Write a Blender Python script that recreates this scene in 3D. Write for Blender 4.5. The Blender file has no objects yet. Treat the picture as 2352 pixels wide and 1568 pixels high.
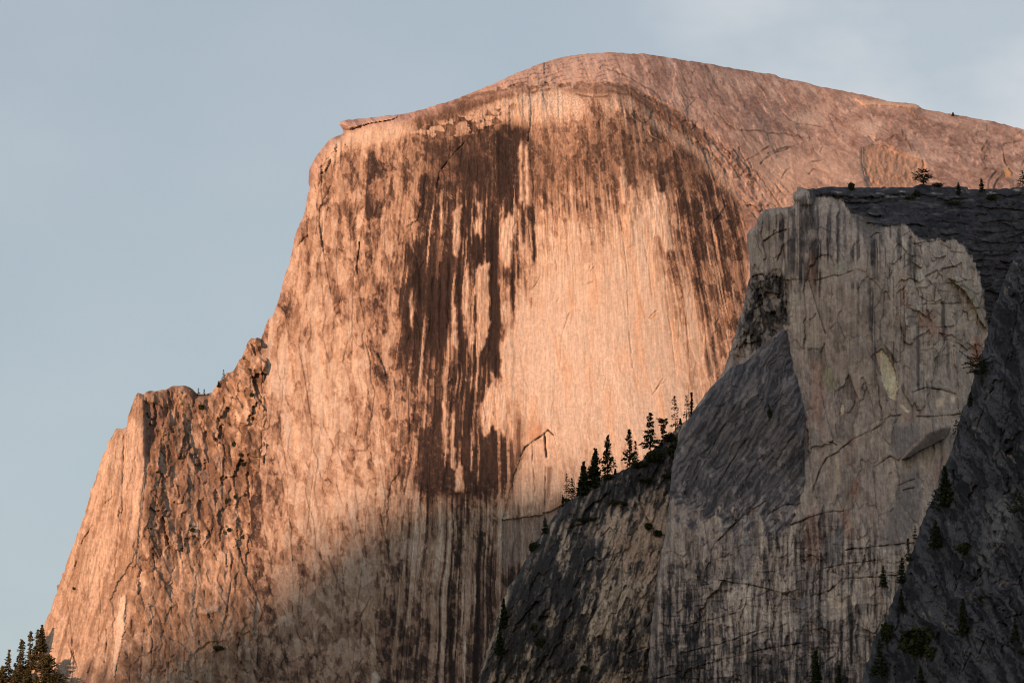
import bpy, math, time
import numpy as np
from mathutils import Vector
T0 = time.time()
# ------------------------------------------------------------------ camera, sky, sun, exposure
SC = bpy.context.scene
PW, PH = 2352.0, 1568.0                     # photograph measured on a 2352 x 1568 sheet
HFOV, PITCH, CAMZ = math.radians(12.8), math.radians(12.0), 1.7
FPX = PW / 2 / math.tan(HFOV / 2)
cam = bpy.data.cameras.new("camera"); cam_o = bpy.data.objects.new("camera", cam)
SC.collection.objects.link(cam_o); SC.camera = cam_o
cam.sensor_width = 36; cam.angle = HFOV; cam.clip_start = 1; cam.clip_end = 60000
cam_o.location = (0, 0, CAMZ); cam_o.rotation_euler = (math.pi / 2 + PITCH, 0, 0)

SUN_AZ, SUN_EL = math.radians(180 + 40), math.radians(4.5)     # behind the camera, to the left
SDIR = Vector((math.sin(SUN_AZ) * math.cos(SUN_EL), math.cos(SUN_AZ) * math.cos(SUN_EL), math.sin(SUN_EL)))
sl = bpy.data.lights.new("sun", 'SUN'); sl.energy = 5.0; sl.angle = math.radians(0.53); sl.color = (1.0, 0.55, 0.335)
so = bpy.data.objects.new("sun", sl); SC.collection.objects.link(so)
so.rotation_euler = SDIR.to_track_quat('Z', 'Y').to_euler(); so.location = (-3000, -3000, 2500)

W = bpy.data.worlds.new("World"); SC.world = W; W.use_nodes = True
nt = W.node_tree; nt.nodes.clear()
def N(t, typ, **k):
    n = t.nodes.new(typ)
    for a, b in k.items(): setattr(n, a, b)
    return n
out = N(nt, 'ShaderNodeOutputWorld'); bg = N(nt, 'ShaderNodeBackground')
sky = N(nt, 'ShaderNodeTexSky', sky_type='NISHITA', sun_disc=False, sun_elevation=SUN_EL, sun_rotation=SUN_AZ,
        altitude=1200, air_density=1.0, dust_density=2.0, ozone_density=1.0)
bg.inputs['Strength'].default_value = 0.15
tc = N(nt, 'ShaderNodeTexCoord')
mp = N(nt, 'ShaderNodeMapping'); mp.inputs['Scale'].default_value = (11, 11, 20); mp.inputs['Location'].default_value = (1.3, 0, .4)
n1 = N(nt, 'ShaderNodeTexNoise'); n1.inputs['Scale'].default_value = 1.6; n1.inputs['Detail'].default_value = 5; n1.inputs['Roughness'].default_value = .5
rp = N(nt, 'ShaderNodeMapRange'); rp.inputs['From Min'].default_value = .40; rp.inputs['From Max'].default_value = .72
rp.inputs['To Min'].default_value = 0.0; rp.inputs['To Max'].default_value = .42
mx = N(nt, 'ShaderNodeMix', data_type='RGBA'); mx.inputs['B'].default_value = (4.3, 4.35, 4.45, 1)
hz = N(nt, 'ShaderNodeMix', data_type='RGBA'); hz.inputs['Factor'].default_value = 0.50; hz.inputs['B'].default_value = (3.35, 3.62, 4.08, 1)
L = nt.links.new
L(tc.outputs['Generated'], mp.inputs['Vector']); L(mp.outputs[0], n1.inputs['Vector']); L(n1.outputs['Fac'], rp.inputs['Value'])
_r = Vector(((2200 - PW / 2) / FPX, math.cos(PITCH), math.sin(PITCH) + (PH / 2 - 40) / FPX)).normalized()     # a thin cloud bank high over the dome's right flank
dt = N(nt, 'ShaderNodeVectorMath', operation='DOT_PRODUCT'); dt.inputs[1].default_value = _r
mr = N(nt, 'ShaderNodeMapRange', interpolation_type='SMOOTHSTEP'); mr.inputs['From Min'].default_value = math.cos(math.radians(5.5)); mr.inputs['From Max'].default_value = 1.0
mr.inputs['To Min'].default_value = .25; mr.inputs['To Max'].default_value = 1.7
mm = N(nt, 'ShaderNodeMath', operation='MULTIPLY')
L(tc.outputs['Generated'], dt.inputs[0]); L(dt.outputs['Value'], mr.inputs['Value']); ad = N(nt, 'ShaderNodeMath', operation='ADD'); ad.inputs[1].default_value = .12
L(rp.outputs[0], ad.inputs[0]); L(ad.outputs[0], mm.inputs[0]); L(mr.outputs[0], mm.inputs[1])
L(sky.outputs[0], hz.inputs['A']); L(hz.outputs['Result'], mx.inputs['A']); L(mm.outputs[0], mx.inputs['Factor'])
L(mx.outputs['Result'], bg.inputs['Color']); L(bg.outputs[0], out.inputs[0])
SC.view_settings.view_transform = 'Standard'; SC.view_settings.look = 'None'
SC.view_settings.exposure = 0.2; SC.view_settings.gamma = 1.0; SC.view_settings.use_curve_mapping = False
SC.cycles.max_bounces = 4; SC.cycles.diffuse_bounces = 3; SC.cycles.use_denoising = True; SC.cycles.filter_width = 1.1

# ------------------------------------------------------------------ helpers
f32 = np.float32
def world(u, v, Y):
    """sheet position + distance along +Y -> metres"""
    xc = (u - PW / 2) / FPX; yc = (PH / 2 - v) / FPX
    t = Y / (math.cos(PITCH) - yc * math.sin(PITCH))
    return xc * t, t * (math.cos(PITCH) - yc * math.sin(PITCH)), CAMZ + t * (math.sin(PITCH) + yc * math.cos(PITCH))
def mpp(Y): return Y / FPX / math.cos(PITCH)
_rng = np.random.RandomState(7)
_ang = (np.arange(256) / 256 * 2 * np.pi)
_GX, _GY = np.cos(_ang).astype(f32), np.sin(_ang).astype(f32)
def _hash(ix, iy, seed):
    h = (ix.astype(np.uint32) * np.uint32(374761393)) ^ (iy.astype(np.uint32) * np.uint32(668265263)) ^ np.uint32((seed * 2246822519 + 3266489917) & 0xffffffff)
    h ^= h >> np.uint32(13); h *= np.uint32(1274126177); h ^= h >> np.uint32(16)
    return h
def gn(x, y, seed=0):
    """gradient noise, about -1..1"""
    x = np.asarray(x, f32); y = np.asarray(y, f32)
    xi = np.floor(x); yi = np.floor(y); fx = x - xi; fy = y - yi
    xi = xi.astype(np.int32); yi = yi.astype(np.int32)
    def c(dx, dy):
        h = (_hash(xi + dx, yi + dy, seed) & np.uint32(255)).astype(np.intp)
        return _GX[h] * (fx - dx) + _GY[h] * (fy - dy)
    sx = fx * fx * (3 - 2 * fx); sy = fy * fy * (3 - 2 * fy)
    a = c(0, 0); a = a + (c(1, 0) - a) * sx
    b = c(0, 1); b = b + (c(1, 1) - b) * sx
    return (a + (b - a) * sy) * f32(1.5)
def fbm(x, y, o=4, seed=0, gain=.5, lac=2.03):
    r = 0; a = 1.0; s = 0
    for i in range(o):
        r = r + a * gn(x, y, seed + i * 17); s += a; a *= gain; x = x * lac + 3.7; y = y * lac - 1.3
    return r * f32(1.4 / s)
def ridge(x, y, o=3, seed=0, gain=.5):
    r = 0; a = 1.0; s = 0
    for i in range(o):
        r = r + a * (1 - 2 * np.abs(gn(x, y, seed + i * 17))); s += a; a *= gain; x = x * 2.03 + 3.7; y = y * 2.03 - 1.3
    return r / s
def vor(x, y, seed=0, full=False):
    """F1, F2, cell random number, second random number"""
    x = np.asarray(x, f32); y = np.asarray(y, f32)
    xi = np.floor(x).astype(np.int32); yi = np.floor(y).astype(np.int32)
    f1 = np.full(x.shape, 9, f32); f2 = f1.copy(); idd = np.zeros(x.shape, np.uint32); ox = f1 * 0; oy = f1 * 0
    for dx in (-1, 0, 1):
        for dy in (-1, 0, 1):
            h = _hash(xi + dx, yi + dy, seed)
            px = (xi + dx) + (h & np.uint32(1023)).astype(f32) / 1024
            py = (yi + dy) + ((h >> np.uint32(10)) & np.uint32(1023)).astype(f32) / 1024
            d = (px - x) ** 2 + (py - y) ** 2
            m = d < f1
            f2 = np.where(m, f1, np.minimum(f2, d)); idd = np.where(m, h, idd); f1 = np.where(m, d, f1); ox = np.where(m, x - px, ox); oy = np.where(m, y - py, oy)
    if full: return np.sqrt(f1), np.sqrt(f2), idd, ox, oy
    return np.sqrt(f1), np.sqrt(f2), ((idd >> np.uint32(3)) & np.uint32(1023)).astype(f32) / 1023, ((idd >> np.uint32(17)) & np.uint32(1023)).astype(f32) / 1023
def facets(x, y, seed, tilt=1.0):
    """broken rock: every block has its own height (-1..1) and its own tilt; also the block's random tone and the joint distance"""
    a, b, i, ox, oy = vor(x, y, seed, True)
    r = lambda k: ((i >> np.uint32(k)) & np.uint32(255)).astype(f32) / 127.5 - 1
    return r(2) + tilt * (ox * r(9) + oy * r(17)), r(13), b - a
def cols(q, seed):
    """one random number (-1..1) per upright strip"""
    i = np.floor(q).astype(np.int32); h = _hash(i, i * 0 + 5, seed); return (h & np.uint32(1023)).astype(f32) / 511.5 - 1
def table(s, x0, dx, y0, dy, rows, U, V):
    """smooth lookup in a table of digits"""
    T = np.array([[int(c) for c in r] for r in rows], f32) / 9; hh, ww = T.shape
    x = np.clip((U - x0) / dx, 0, ww - 1.001); y = np.clip((V - y0) / dy, 0, hh - 1.001); i = x.astype(np.intp); j = y.astype(np.intp); fx = x - i; fy = y - j
    fx = fx * fx * (3 - 2 * fx); fy = fy * fy * (3 - 2 * fy)
    return (T[j, i] * (1 - fx) + T[j, i + 1] * fx) * (1 - fy) + (T[j + 1, i] * (1 - fx) + T[j + 1, i + 1] * fx) * fy
def ramp(t, stops):
    t = np.clip(t, 0, 1); xs = [a for a, _ in stops]; return np.stack([np.interp(t, xs, [c[k] for _, c in stops]) for k in range(3)], -1).astype(f32)
def sst(a, b, x):
    t = np.clip((x - a) / (b - a), 0, 1); return t * t * (3 - 2 * t)
def mix(a, b, t):
    a = np.asarray(a, f32); b = np.asarray(b, f32); t = np.asarray(t, f32)
    if t.ndim == 2: t = t[..., None]
    return a + (b - a) * t
def blur1(a, r, ax):
    if r < 1: return a
    k = 2 * r + 1
    p = [(0, 0), (0, 0)]; p[ax] = (r + 1, r)
    c = np.cumsum(np.pad(a, p, mode='edge'), axis=ax, dtype=np.float64)
    if ax == 0: return ((c[k:] - c[:-k]) / k).astype(f32)
    return ((c[:, k:] - c[:, :-k]) / k).astype(f32)
def blur(a, r):
    r = int(round(r))
    for _ in range(2): a = blur1(blur1(a, r, 0), r, 1)
    return a
def spline(pts, seed=0, rough=1.2, step=7.0):
    """closed outline with small irregularities"""
    pts = np.array(pts, float); n = len(pts); o = []
    rg = np.random.RandomState(seed)
    for i in range(n):
        a, b = pts[i], pts[(i + 1) % n]; L_ = np.hypot(*(b - a)); k = max(1, int(L_ / step))
        nrm = np.array([-(b - a)[1], (b - a)[0]]) / max(L_, 1e-6)
        for j in range(k):
            p = a + (b - a) * j / k
            if j and L_ < 260: p = p + nrm * rg.normal() * rough
            o.append(p)
    return np.array(o)
class Sheet:
    """a rock surface sampled on a regular sheet; everything is later placed in metres"""
    def __init__(s, outline, g, seed=1, rough=1.2):
        s.poly = spline(outline, seed, rough); s.g = g; s.raw = np.array(outline, float)
        s.x0, s.y0 = s.poly.min(0) - 2 * g; x1, y1 = s.poly.max(0) + 2 * g
        s.w = int((x1 - s.x0) / g) + 2; s.h = int((y1 - s.y0) / g) + 2
        s.U, s.V = np.meshgrid((s.x0 + np.arange(s.w) * g).astype(f32), (s.y0 + np.arange(s.h) * g).astype(f32))
        s.R = np.zeros_like(s.U)
    def inside(s, poly):
        poly = np.asarray(poly, float); m = np.zeros((s.h, s.w), bool)
        a = poly; b = np.roll(poly, -1, 0)
        j0 = max(0, int((poly[:, 1].min() - s.y0) / s.g)); j1 = min(s.h - 1, int((poly[:, 1].max() - s.y0) / s.g) + 1)
        for j in range(j0, j1 + 1):
            y = s.y0 + j * s.g
            k = (a[:, 1] <= y) != (b[:, 1] <= y)
            if not k.any(): continue
            xs = np.sort(a[k, 0] + (y - a[k, 1]) / (b[k, 1] - a[k, 1]) * (b[k, 0] - a[k, 0]))
            for i in range(0, len(xs) - 1, 2):
                i0 = max(0, int(math.ceil((xs[i] - s.x0) / s.g))); i1 = min(s.w - 1, int((xs[i + 1] - s.x0) / s.g))
                if i1 >= i0: m[j, i0:i1 + 1] = True
        return m
    def area(s, poly, soft=0, wob=0, seed=0):
        """soft mask of a region (soft in sheet units), its edge made uneven by wob"""
        m = s.inside(poly).astype(f32)
        if wob:
            P = np.asarray(poly, float); j0, j1, i0, i1 = s.box(P, wob * 3 + 8)
            uu, vv = s.U[j0:j1, i0:i1], s.V[j0:j1, i0:i1]
            ii = np.clip(((uu + wob * fbm(uu / 22, vv / 22, 3, seed + 91) - s.x0) / s.g), 0, s.w - 1).astype(np.intp)
            jj = np.clip(((vv + wob * 1.5 * fbm(uu / 22, vv / 22, 3, seed + 57) - s.y0) / s.g), 0, s.h - 1).astype(np.intp)
            mm = np.zeros_like(m); mm[j0:j1, i0:i1] = m[jj, ii]; m = mm
        return blur(m, soft / s.g) if soft else m
    def box(s, P, pad):
        lo = P.min(0) - pad; hi = P.max(0) + pad
        i0, i1 = np.clip([(lo[0] - s.x0) / s.g, (hi[0] - s.x0) / s.g + 1], 0, s.w).astype(int)
        j0, j1 = np.clip([(lo[1] - s.y0) / s.g, (hi[1] - s.y0) / s.g + 1], 0, s.h).astype(int)
        return j0, j1, i0, i1
    def dist(s, P, pad=40, sub=None):
        P = np.asarray(P, float); j0, j1, i0, i1 = sub or s.box(P, pad)
        u, v = s.U[j0:j1, i0:i1], s.V[j0:j1, i0:i1]; d = np.full(u.shape, 1e9, f32)
        for a, b in zip(P[:-1], P[1:]):
            ex, ey = b - a; t = np.clip(((u - a[0]) * ex + (v - a[1]) * ey) / max(ex * ex + ey * ey, 1e-6), 0, 1)
            d = np.minimum(d, np.hypot(u - a[0] - t * ex, v - a[1] - t * ey))
        return d, (slice(j0, j1), slice(i0, i1))
    def edge(s, P):
        """distance from the outline part P, zero outside"""
        d, _ = s.dist(np.array(P), 0, (0, s.h, 0, s.w)); return d * s.inside(s.raw)
    def line(s, P, w, wob=1.5, seed=0, taper=True):
        """soft line mask of half-width w"""
        P = np.asarray(P, float); Q = [P[0]]; rg = np.random.RandomState(seed + len(P) + int(P[0][0]))
        for a, b in zip(P[:-1], P[1:]):
            k = max(1, int(np.hypot(*(b - a)) / 9))
            for j in range(1, k + 1): Q.append(a + (b - a) * j / k + (rg.normal(size=2) * wob if j < k else 0))
        d, sl_ = s.dist(Q, w * 3 + 4); m = np.zeros_like(s.U)
        m[sl_] = 1 - sst(w * .6, w * 1.4 + .6, d)
        return m
def lip_of(s, pts, w):
    P = np.asarray(pts, float).copy(); d = np.abs(P[-1] - P[0]); P[:, 1 if d[0] > d[1] else 0] -= 5
    return s.line(P, w, 1.5)
def rbf(pts, U, V):
    p = np.array(pts, float); xy = p[:, :2] / 1000; n = len(p)
    def k(r): return np.where(r > 1e-9, r * r * np.log(np.maximum(r, 1e-9)), 0)
    A = np.zeros((n + 3, n + 3)); d = np.hypot(xy[:, None, 0] - xy[None, :, 0], xy[:, None, 1] - xy[None, :, 1])
    A[:n, :n] = k(d) + np.eye(n) * 1e-3; A[:n, n] = 1; A[:n, n + 1:] = xy; A[n, :n] = 1; A[n + 1:, :n] = xy.T
    c = np.linalg.solve(A, np.r_[p[:, 2], 0, 0, 0])
    u = U.ravel().astype(float) / 1000; v = V.ravel().astype(float) / 1000; r = c[n] + c[n + 1] * u + c[n + 2] * v
    for i in range(n): r = r + c[i] * k(np.hypot(u - xy[i, 0], v - xy[i, 1]))
    return r.reshape(U.shape).astype(f32)

# ------------------------------------------------------------------ materials
def rock_material(name, fine=1.0, bump=.12, streak=(0.75, 0.75, 0.016)):
    m = bpy.data.materials.new(name); m.use_nodes = True; t = m.node_tree; t.nodes.clear()
    o = N(t, 'ShaderNodeOutputMaterial'); b = N(t, 'ShaderNodeBsdfPrincipled')
    b.inputs['Roughness'].default_value = .92; b.inputs['Specular IOR Level'].default_value = .15
    at = N(t, 'ShaderNodeAttribute', attribute_name='stone'); tc = N(t, 'ShaderNodeTexCoord')
    mp = N(t, 'ShaderNodeMapping'); mp.inputs['Scale'].default_value = streak
    na = N(t, 'ShaderNodeTexNoise'); na.inputs['Scale'].default_value = .9; na.inputs['Detail'].default_value = 2.5; na.inputs['Roughness'].default_value = .6
    nb = N(t, 'ShaderNodeTexNoise'); nb.inputs['Scale'].default_value = .35; nb.inputs['Detail'].default_value = 6; nb.inputs['Roughness'].default_value = .7
    ra = N(t, 'ShaderNodeMapRange'); rb = N(t, 'ShaderNodeMapRange')
    for r_, a in ((ra, 1.0), (rb, .20 * fine)):
        r_.inputs['From Min'].default_value = .3; r_.inputs['From Max'].default_value = .7
        r_.inputs['To Min'].default_value = 1 - a; r_.inputs['To Max'].default_value = 1 + a
    ra.inputs['To Min'].default_value = -1; ra.inputs['To Max'].default_value = 1
    st = N(t, 'ShaderNodeMath', operation='MULTIPLY_ADD'); st.inputs[2].default_value = 1.0
    mu = N(t, 'ShaderNodeMath', operation='MULTIPLY')
    sc = N(t, 'ShaderNodeVectorMath', operation='SCALE')
    bp = N(t, 'ShaderNodeBump'); bp.inputs['Strength'].default_value = bump; bp.inputs['Distance'].default_value = 1.0
    l = t.links.new
    l(tc.outputs['Object'], mp.inputs[0]); l(mp.outputs[0], na.inputs['Vector']); l(tc.outputs['Object'], nb.inputs['Vector'])
    l(na.outputs['Fac'], ra.inputs['Value']); l(nb.outputs['Fac'], rb.inputs['Value'])
    l(ra.outputs[0], st.inputs[0]); l(at.outputs['Alpha'], st.inputs[1]); l(st.outputs[0], mu.inputs[0]); l(rb.outputs[0], mu.inputs[1])
    l(at.outputs['Color'], sc.inputs[0]); l(mu.outputs[0], sc.inputs['Scale']); l(sc.outputs[0], b.inputs['Base Color'])
    l(nb.outputs['Fac'], bp.inputs['Height']); l(bp.outputs[0], b.inputs['Normal']); l(b.outputs[0], o.inputs[0])
    return m
def plain_material(name, c1, c2, scale=1.0, rough=.9):
    m = bpy.data.materials.new(name); m.use_nodes = True; t = m.node_tree; b = t.nodes['Principled BSDF']
    b.inputs['Roughness'].default_value = rough; b.inputs['Specular IOR Level'].default_value = .1
    tc = N(t, 'ShaderNodeTexCoord'); n = N(t, 'ShaderNodeTexNoise'); n.inputs['Scale'].default_value = scale; n.inputs['Detail'].default_value = 4
    r = N(t, 'ShaderNodeValToRGB'); r.color_ramp.elements[0].color = (*c1, 1); r.color_ramp.elements[1].color = (*c2, 1)
    r.color_ramp.elements[0].position = .3; r.color_ramp.elements[1].position = .7
    t.links.new(tc.outputs['Object'], n.inputs['Vector']); t.links.new(n.outputs['Fac'], r.inputs[0]); t.links.new(r.outputs[0], b.inputs['Base Color'])
    return m
MAT_ROCK = rock_material("granite"); MAT_ROCK2 = rock_material("grey_granite", 1.2, .18)
MAT_BARK = plain_material("bark", (.05, .035, .025), (.11, .075, .05), .8)
MAT_NEEDLE = plain_material("needles", (.018, .028, .013), (.052, .064, .03), .35)
MAT_NEEDLE_LIT = plain_material("sunlit_needles", (.05, .05, .02), (.13, .105, .05), .3)  # sunlit look of the shoulder-foot trees put into the needle colour
MAT_BRUSH = plain_material("brush_leaves", (.025, .032, .014), (.06, .07, .03), .5)

def link(o, parent=None):
    SC.collection.objects.link(o)
    if parent: o.parent = parent
    return o
def mesh_obj(name, co, faces, mat, parent=None, col=None, smooth=False):
    me = bpy.data.meshes.new(name); co = np.asarray(co, f32); faces = np.asarray(faces, np.int32)
    k = faces.shape[1]; nf = len(faces)
    me.vertices.add(len(co)); me.vertices.foreach_set("co", co.ravel())
    me.loops.add(nf * k); me.loops.foreach_set("vertex_index", faces.ravel())
    me.polygons.add(nf); me.polygons.foreach_set("loop_start", np.arange(0, nf * k, k, dtype=np.int32))
    if smooth: me.polygons.foreach_set("use_smooth", np.ones(nf, bool))
    if col is not None:
        a = me.color_attributes.new("stone", 'FLOAT_COLOR', 'POINT'); a.data.foreach_set("color", (col if col.shape[1] == 4 else np.c_[col, np.full(len(col), .3)]).astype(f32).ravel())
    me.materials.append(mat); me.update(calc_edges=True); me.validate()
    return link(bpy.data.objects.new(name, me), parent)
def boundary(faces):
    e = np.vstack([faces[:, [0, 1]], faces[:, [1, 2]], faces[:, [2, 3]], faces[:, [3, 0]]])
    key = np.sort(e, 1); kk = key[:, 0].astype(np.int64) * (1 << 32) + key[:, 1]
    _, idx, cnt = np.unique(kk, return_index=True, return_counts=True)
    return e[idx[cnt == 1]]
def formation(s, name, Y, col, mat, parts=(), back=260, ground=True):
    """turn a sheet into a solid rock mass: front surface, sides running back, foot running down; parts are cut out as own meshes"""
    g = s.g; ins = s.inside(s.poly)
    q = ins[:-1, :-1] | ins[1:, :-1] | ins[:-1, 1:] | ins[1:, 1:]
    use = np.zeros_like(ins); use[:-1, :-1] |= q; use[1:, :-1] |= q; use[:-1, 1:] |= q; use[1:, 1:] |= q
    U = s.U.astype(float).copy(); V = s.V.astype(float).copy()
    jo, io = np.nonzero(use & ~ins)
    P = np.c_[U[jo, io], V[jo, io]]; A = s.poly; B = np.roll(A, -1, 0); best = np.full(len(P), 1e18); Q = P.copy()
    for a, b in zip(A, B):
        ex, ey = b - a; t = np.clip(((P[:, 0] - a[0]) * ex + (P[:, 1] - a[1]) * ey) / max(ex * ex + ey * ey, 1e-9), 0, 1)
        cx = a[0] + t * ex; cy = a[1] + t * ey; d = (P[:, 0] - cx) ** 2 + (P[:, 1] - cy) ** 2
        m = d < best; best[m] = d[m]; Q[m, 0] = cx[m]; Q[m, 1] = cy[m]
    U[jo, io] = Q[:, 0]; V[jo, io] = Q[:, 1]
    s.Y = Y
    X3, Y3, Z3 = world(U, V, Y.astype(float))
    idx = np.arange(s.h * s.w).reshape(s.h, s.w)
    fa = np.stack([idx[:-1, :-1], idx[1:, :-1], idx[1:, 1:], idx[:-1, 1:]], -1)
    soft = blur(ins.astype(f32), 8); gy, gx = np.gradient(soft); gl = np.hypot(gx, gy) + 1e-6; gx /= gl; gy /= gl
    bottom = s.poly[:, 1].max() - 25
    co = np.stack([X3, Y3, Z3], -1).reshape(-1, 3); cc = col.reshape(-1, col.shape[-1])
    lab = np.zeros(q.shape, np.int32)
    for i, pt in enumerate(parts): lab[s.inside(pt[1])[:-1, :-1] & q] = i + 1
    root = None
    for i in range(len(parts) + 1):
        faces = fa[q & (lab == i)]
        if not len(faces): continue
        be = boundary(faces); bv = np.unique(be); vm = np.unique(faces)
        re = np.full(s.h * s.w, -1, np.int64); re[vm] = np.arange(len(vm)); n = len(vm)
        rb = np.full(s.h * s.w, -1, np.int64); rb[bv] = np.arange(len(bv)); nb = len(bv)
        ub, vb, yb = U.ravel()[bv], V.ravel()[bv], Y.ravel()[bv].astype(float)
        gxb, gyb = gx.ravel()[bv], gy.ravel()[bv]
        if i == 0:
            r1 = np.stack(world(ub + gxb * 3, vb + gyb * 3, yb + 40), -1)
            r2 = np.stack(world(ub + gxb * 14, vb + np.abs(gyb) * 14, yb + back), -1)
            lowm = vb > bottom
            if ground:
                r1[lowm] = co[bv[lowm]] + [0, -60, -90]; r2[lowm] = r1[lowm]; r2[lowm, 1] -= 200; r2[lowm, 2] = -8
        else:
            r1 = np.stack(world(ub, vb, yb + 6), -1); r2 = r1 + [0, 2, 0]
        e0, e1 = be[:, 0], be[:, 1]
        sk1 = np.stack([re[e1], re[e0], n + rb[e0], n + rb[e1]], -1)
        sk2 = np.stack([n + rb[e1], n + rb[e0], n + nb + rb[e0], n + nb + rb[e1]], -1)
        o = mesh_obj(name if i == 0 else parts[i - 1][0], np.vstack([co[vm], r1, r2]), np.vstack([re[faces], sk1, sk2]), mat, root, np.vstack([cc[vm], cc[bv], cc[bv]]))
        if i == 0: root = o; o["kind"] = "structure"
        elif len(parts[i - 1]) > 2: o["label"] = parts[i - 1][2]
    return root
def depth_at(s, u, v):
    j = int(np.clip(round((v - s.y0) / s.g), 0, s.h - 1)); i = int(np.clip(round((u - s.x0) / s.g), 0, s.w - 1))
    return float(s.Y[j, i])
# ------------------------------------------------------------------ ground and the valley rim that shades the foot of the walls
def build_ground():
    n = 60; xs = np.linspace(-30000, 30000, n); ys = np.linspace(-30000, 30000, n)
    X, Yg = np.meshgrid(xs, ys); Z = np.zeros_like(X)
    idx = np.arange(n * n).reshape(n, n); fa = np.stack([idx[:-1, :-1], idx[:-1, 1:], idx[1:, 1:], idx[1:, :-1]], -1).reshape(-1, 4)
    o = mesh_obj("ground", np.stack([X, Yg, Z], -1).reshape(-1, 3), fa, plain_material("valley_meadow", (.05, .06, .02), (.13, .11, .05), .004)); o["kind"] = "structure"
def build_rim():
    """forested valley rim behind the camera: its crest throws the evening shadow over the near cliffs and the dome's foot"""
    sx, sy, sz = SDIR; Dn = 9500.0
    pts = [(-1500, 250), (-800, 420), (-520, 556), (-330, 640), (-240, 712), (-160, 800), (-40, 858), (60, 862), (160, 850), (300, 856), (700, 850), (1300, 860), (2200, 900)]
    ridge_pts = []
    rg = np.random.RandomState(3)
    P = np.array(pts, float); xs = np.linspace(P[0, 0], P[-1, 0], 160); zs = np.interp(xs, P[:, 0], P[:, 1]) + rg.normal(size=160) * 3
    co = []; nrow = 9
    for x, z in zip(xs, zs):
        c = Vector((x, 4800, z)) + Vector((sx, sy, sz)) * Dn
        for k in range(nrow):
            f = (k - 4) / 4.0; a = abs(f)
            co.append((c.x - sx * 0 + f * sx * 900, c.y + f * sy * 900, (c.z + 4) * (1 - a ** 1.15) - 6))
    idx = np.arange(len(co)).reshape(160, nrow); fa = np.stack([idx[:-1, :-1], idx[:-1, 1:], idx[1:, 1:], idx[1:, :-1]], -1).reshape(-1, 4)
    o = mesh_obj("valley_rim", co, fa, plain_material("forested_rock", (.05, .055, .03), (.2, .17, .13), .01)); o["kind"] = "structure"
build_ground(); build_rim()

# ------------------------------------------------------------------ the granite dome
CW, CD = .45, .5
PALE = np.array((.56, .47, .40)); TAN = np.array((.33, .235, .18)); BROWN = np.array((.15, .092, .066)); DARK = np.array((.042, .025, .021))
ORANGE = np.array((.55, .33, .20)); GREY = np.array((.30, .27, .25))
SKY_EDGE = [(600.6,776),(602,770),(611,745),(616,734),(627,723),(631,715),(642,683),(647,660),(657,623),(666,603),(672,570),(676,548),(682,528),(699.5,488),(703,470),(706,449),(711.6,433),(708.6,421),(710,391),(715,379),(725,361),(736,346),(746,334),(756,321),(768.6,315),(788.6,306),(787,296),(780,286),(781,280),(794,276),(858.6,270),(893.6,265),(931,261),(973.6,251),(1008.6,239),(1038.6,231),(1068.6,219),(1093.6,209),(1116,199),(1156,183),(1191,166),(1208.6,159),(1240.5,146.5),(1268,138),(1298,130),(1335.5,125),(1370.5,121.5),(1410.5,120.7),(1485.5,124.5),(1523,130),(1558,136.5),(1633,147),(1658,153),(1693,158.5),(1743,167),(1780.5,171.5),(1793,179),(1839,187),(1889,200.5),(1956.5,212),(1989,219),(2036.5,232),(2064,235.5),(2094,238),(2109,242),(2121.5,251),(2189,263),(2229,270.5),(2284,279),(2314,288),(2351.5,298),(2520,352)]
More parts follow.
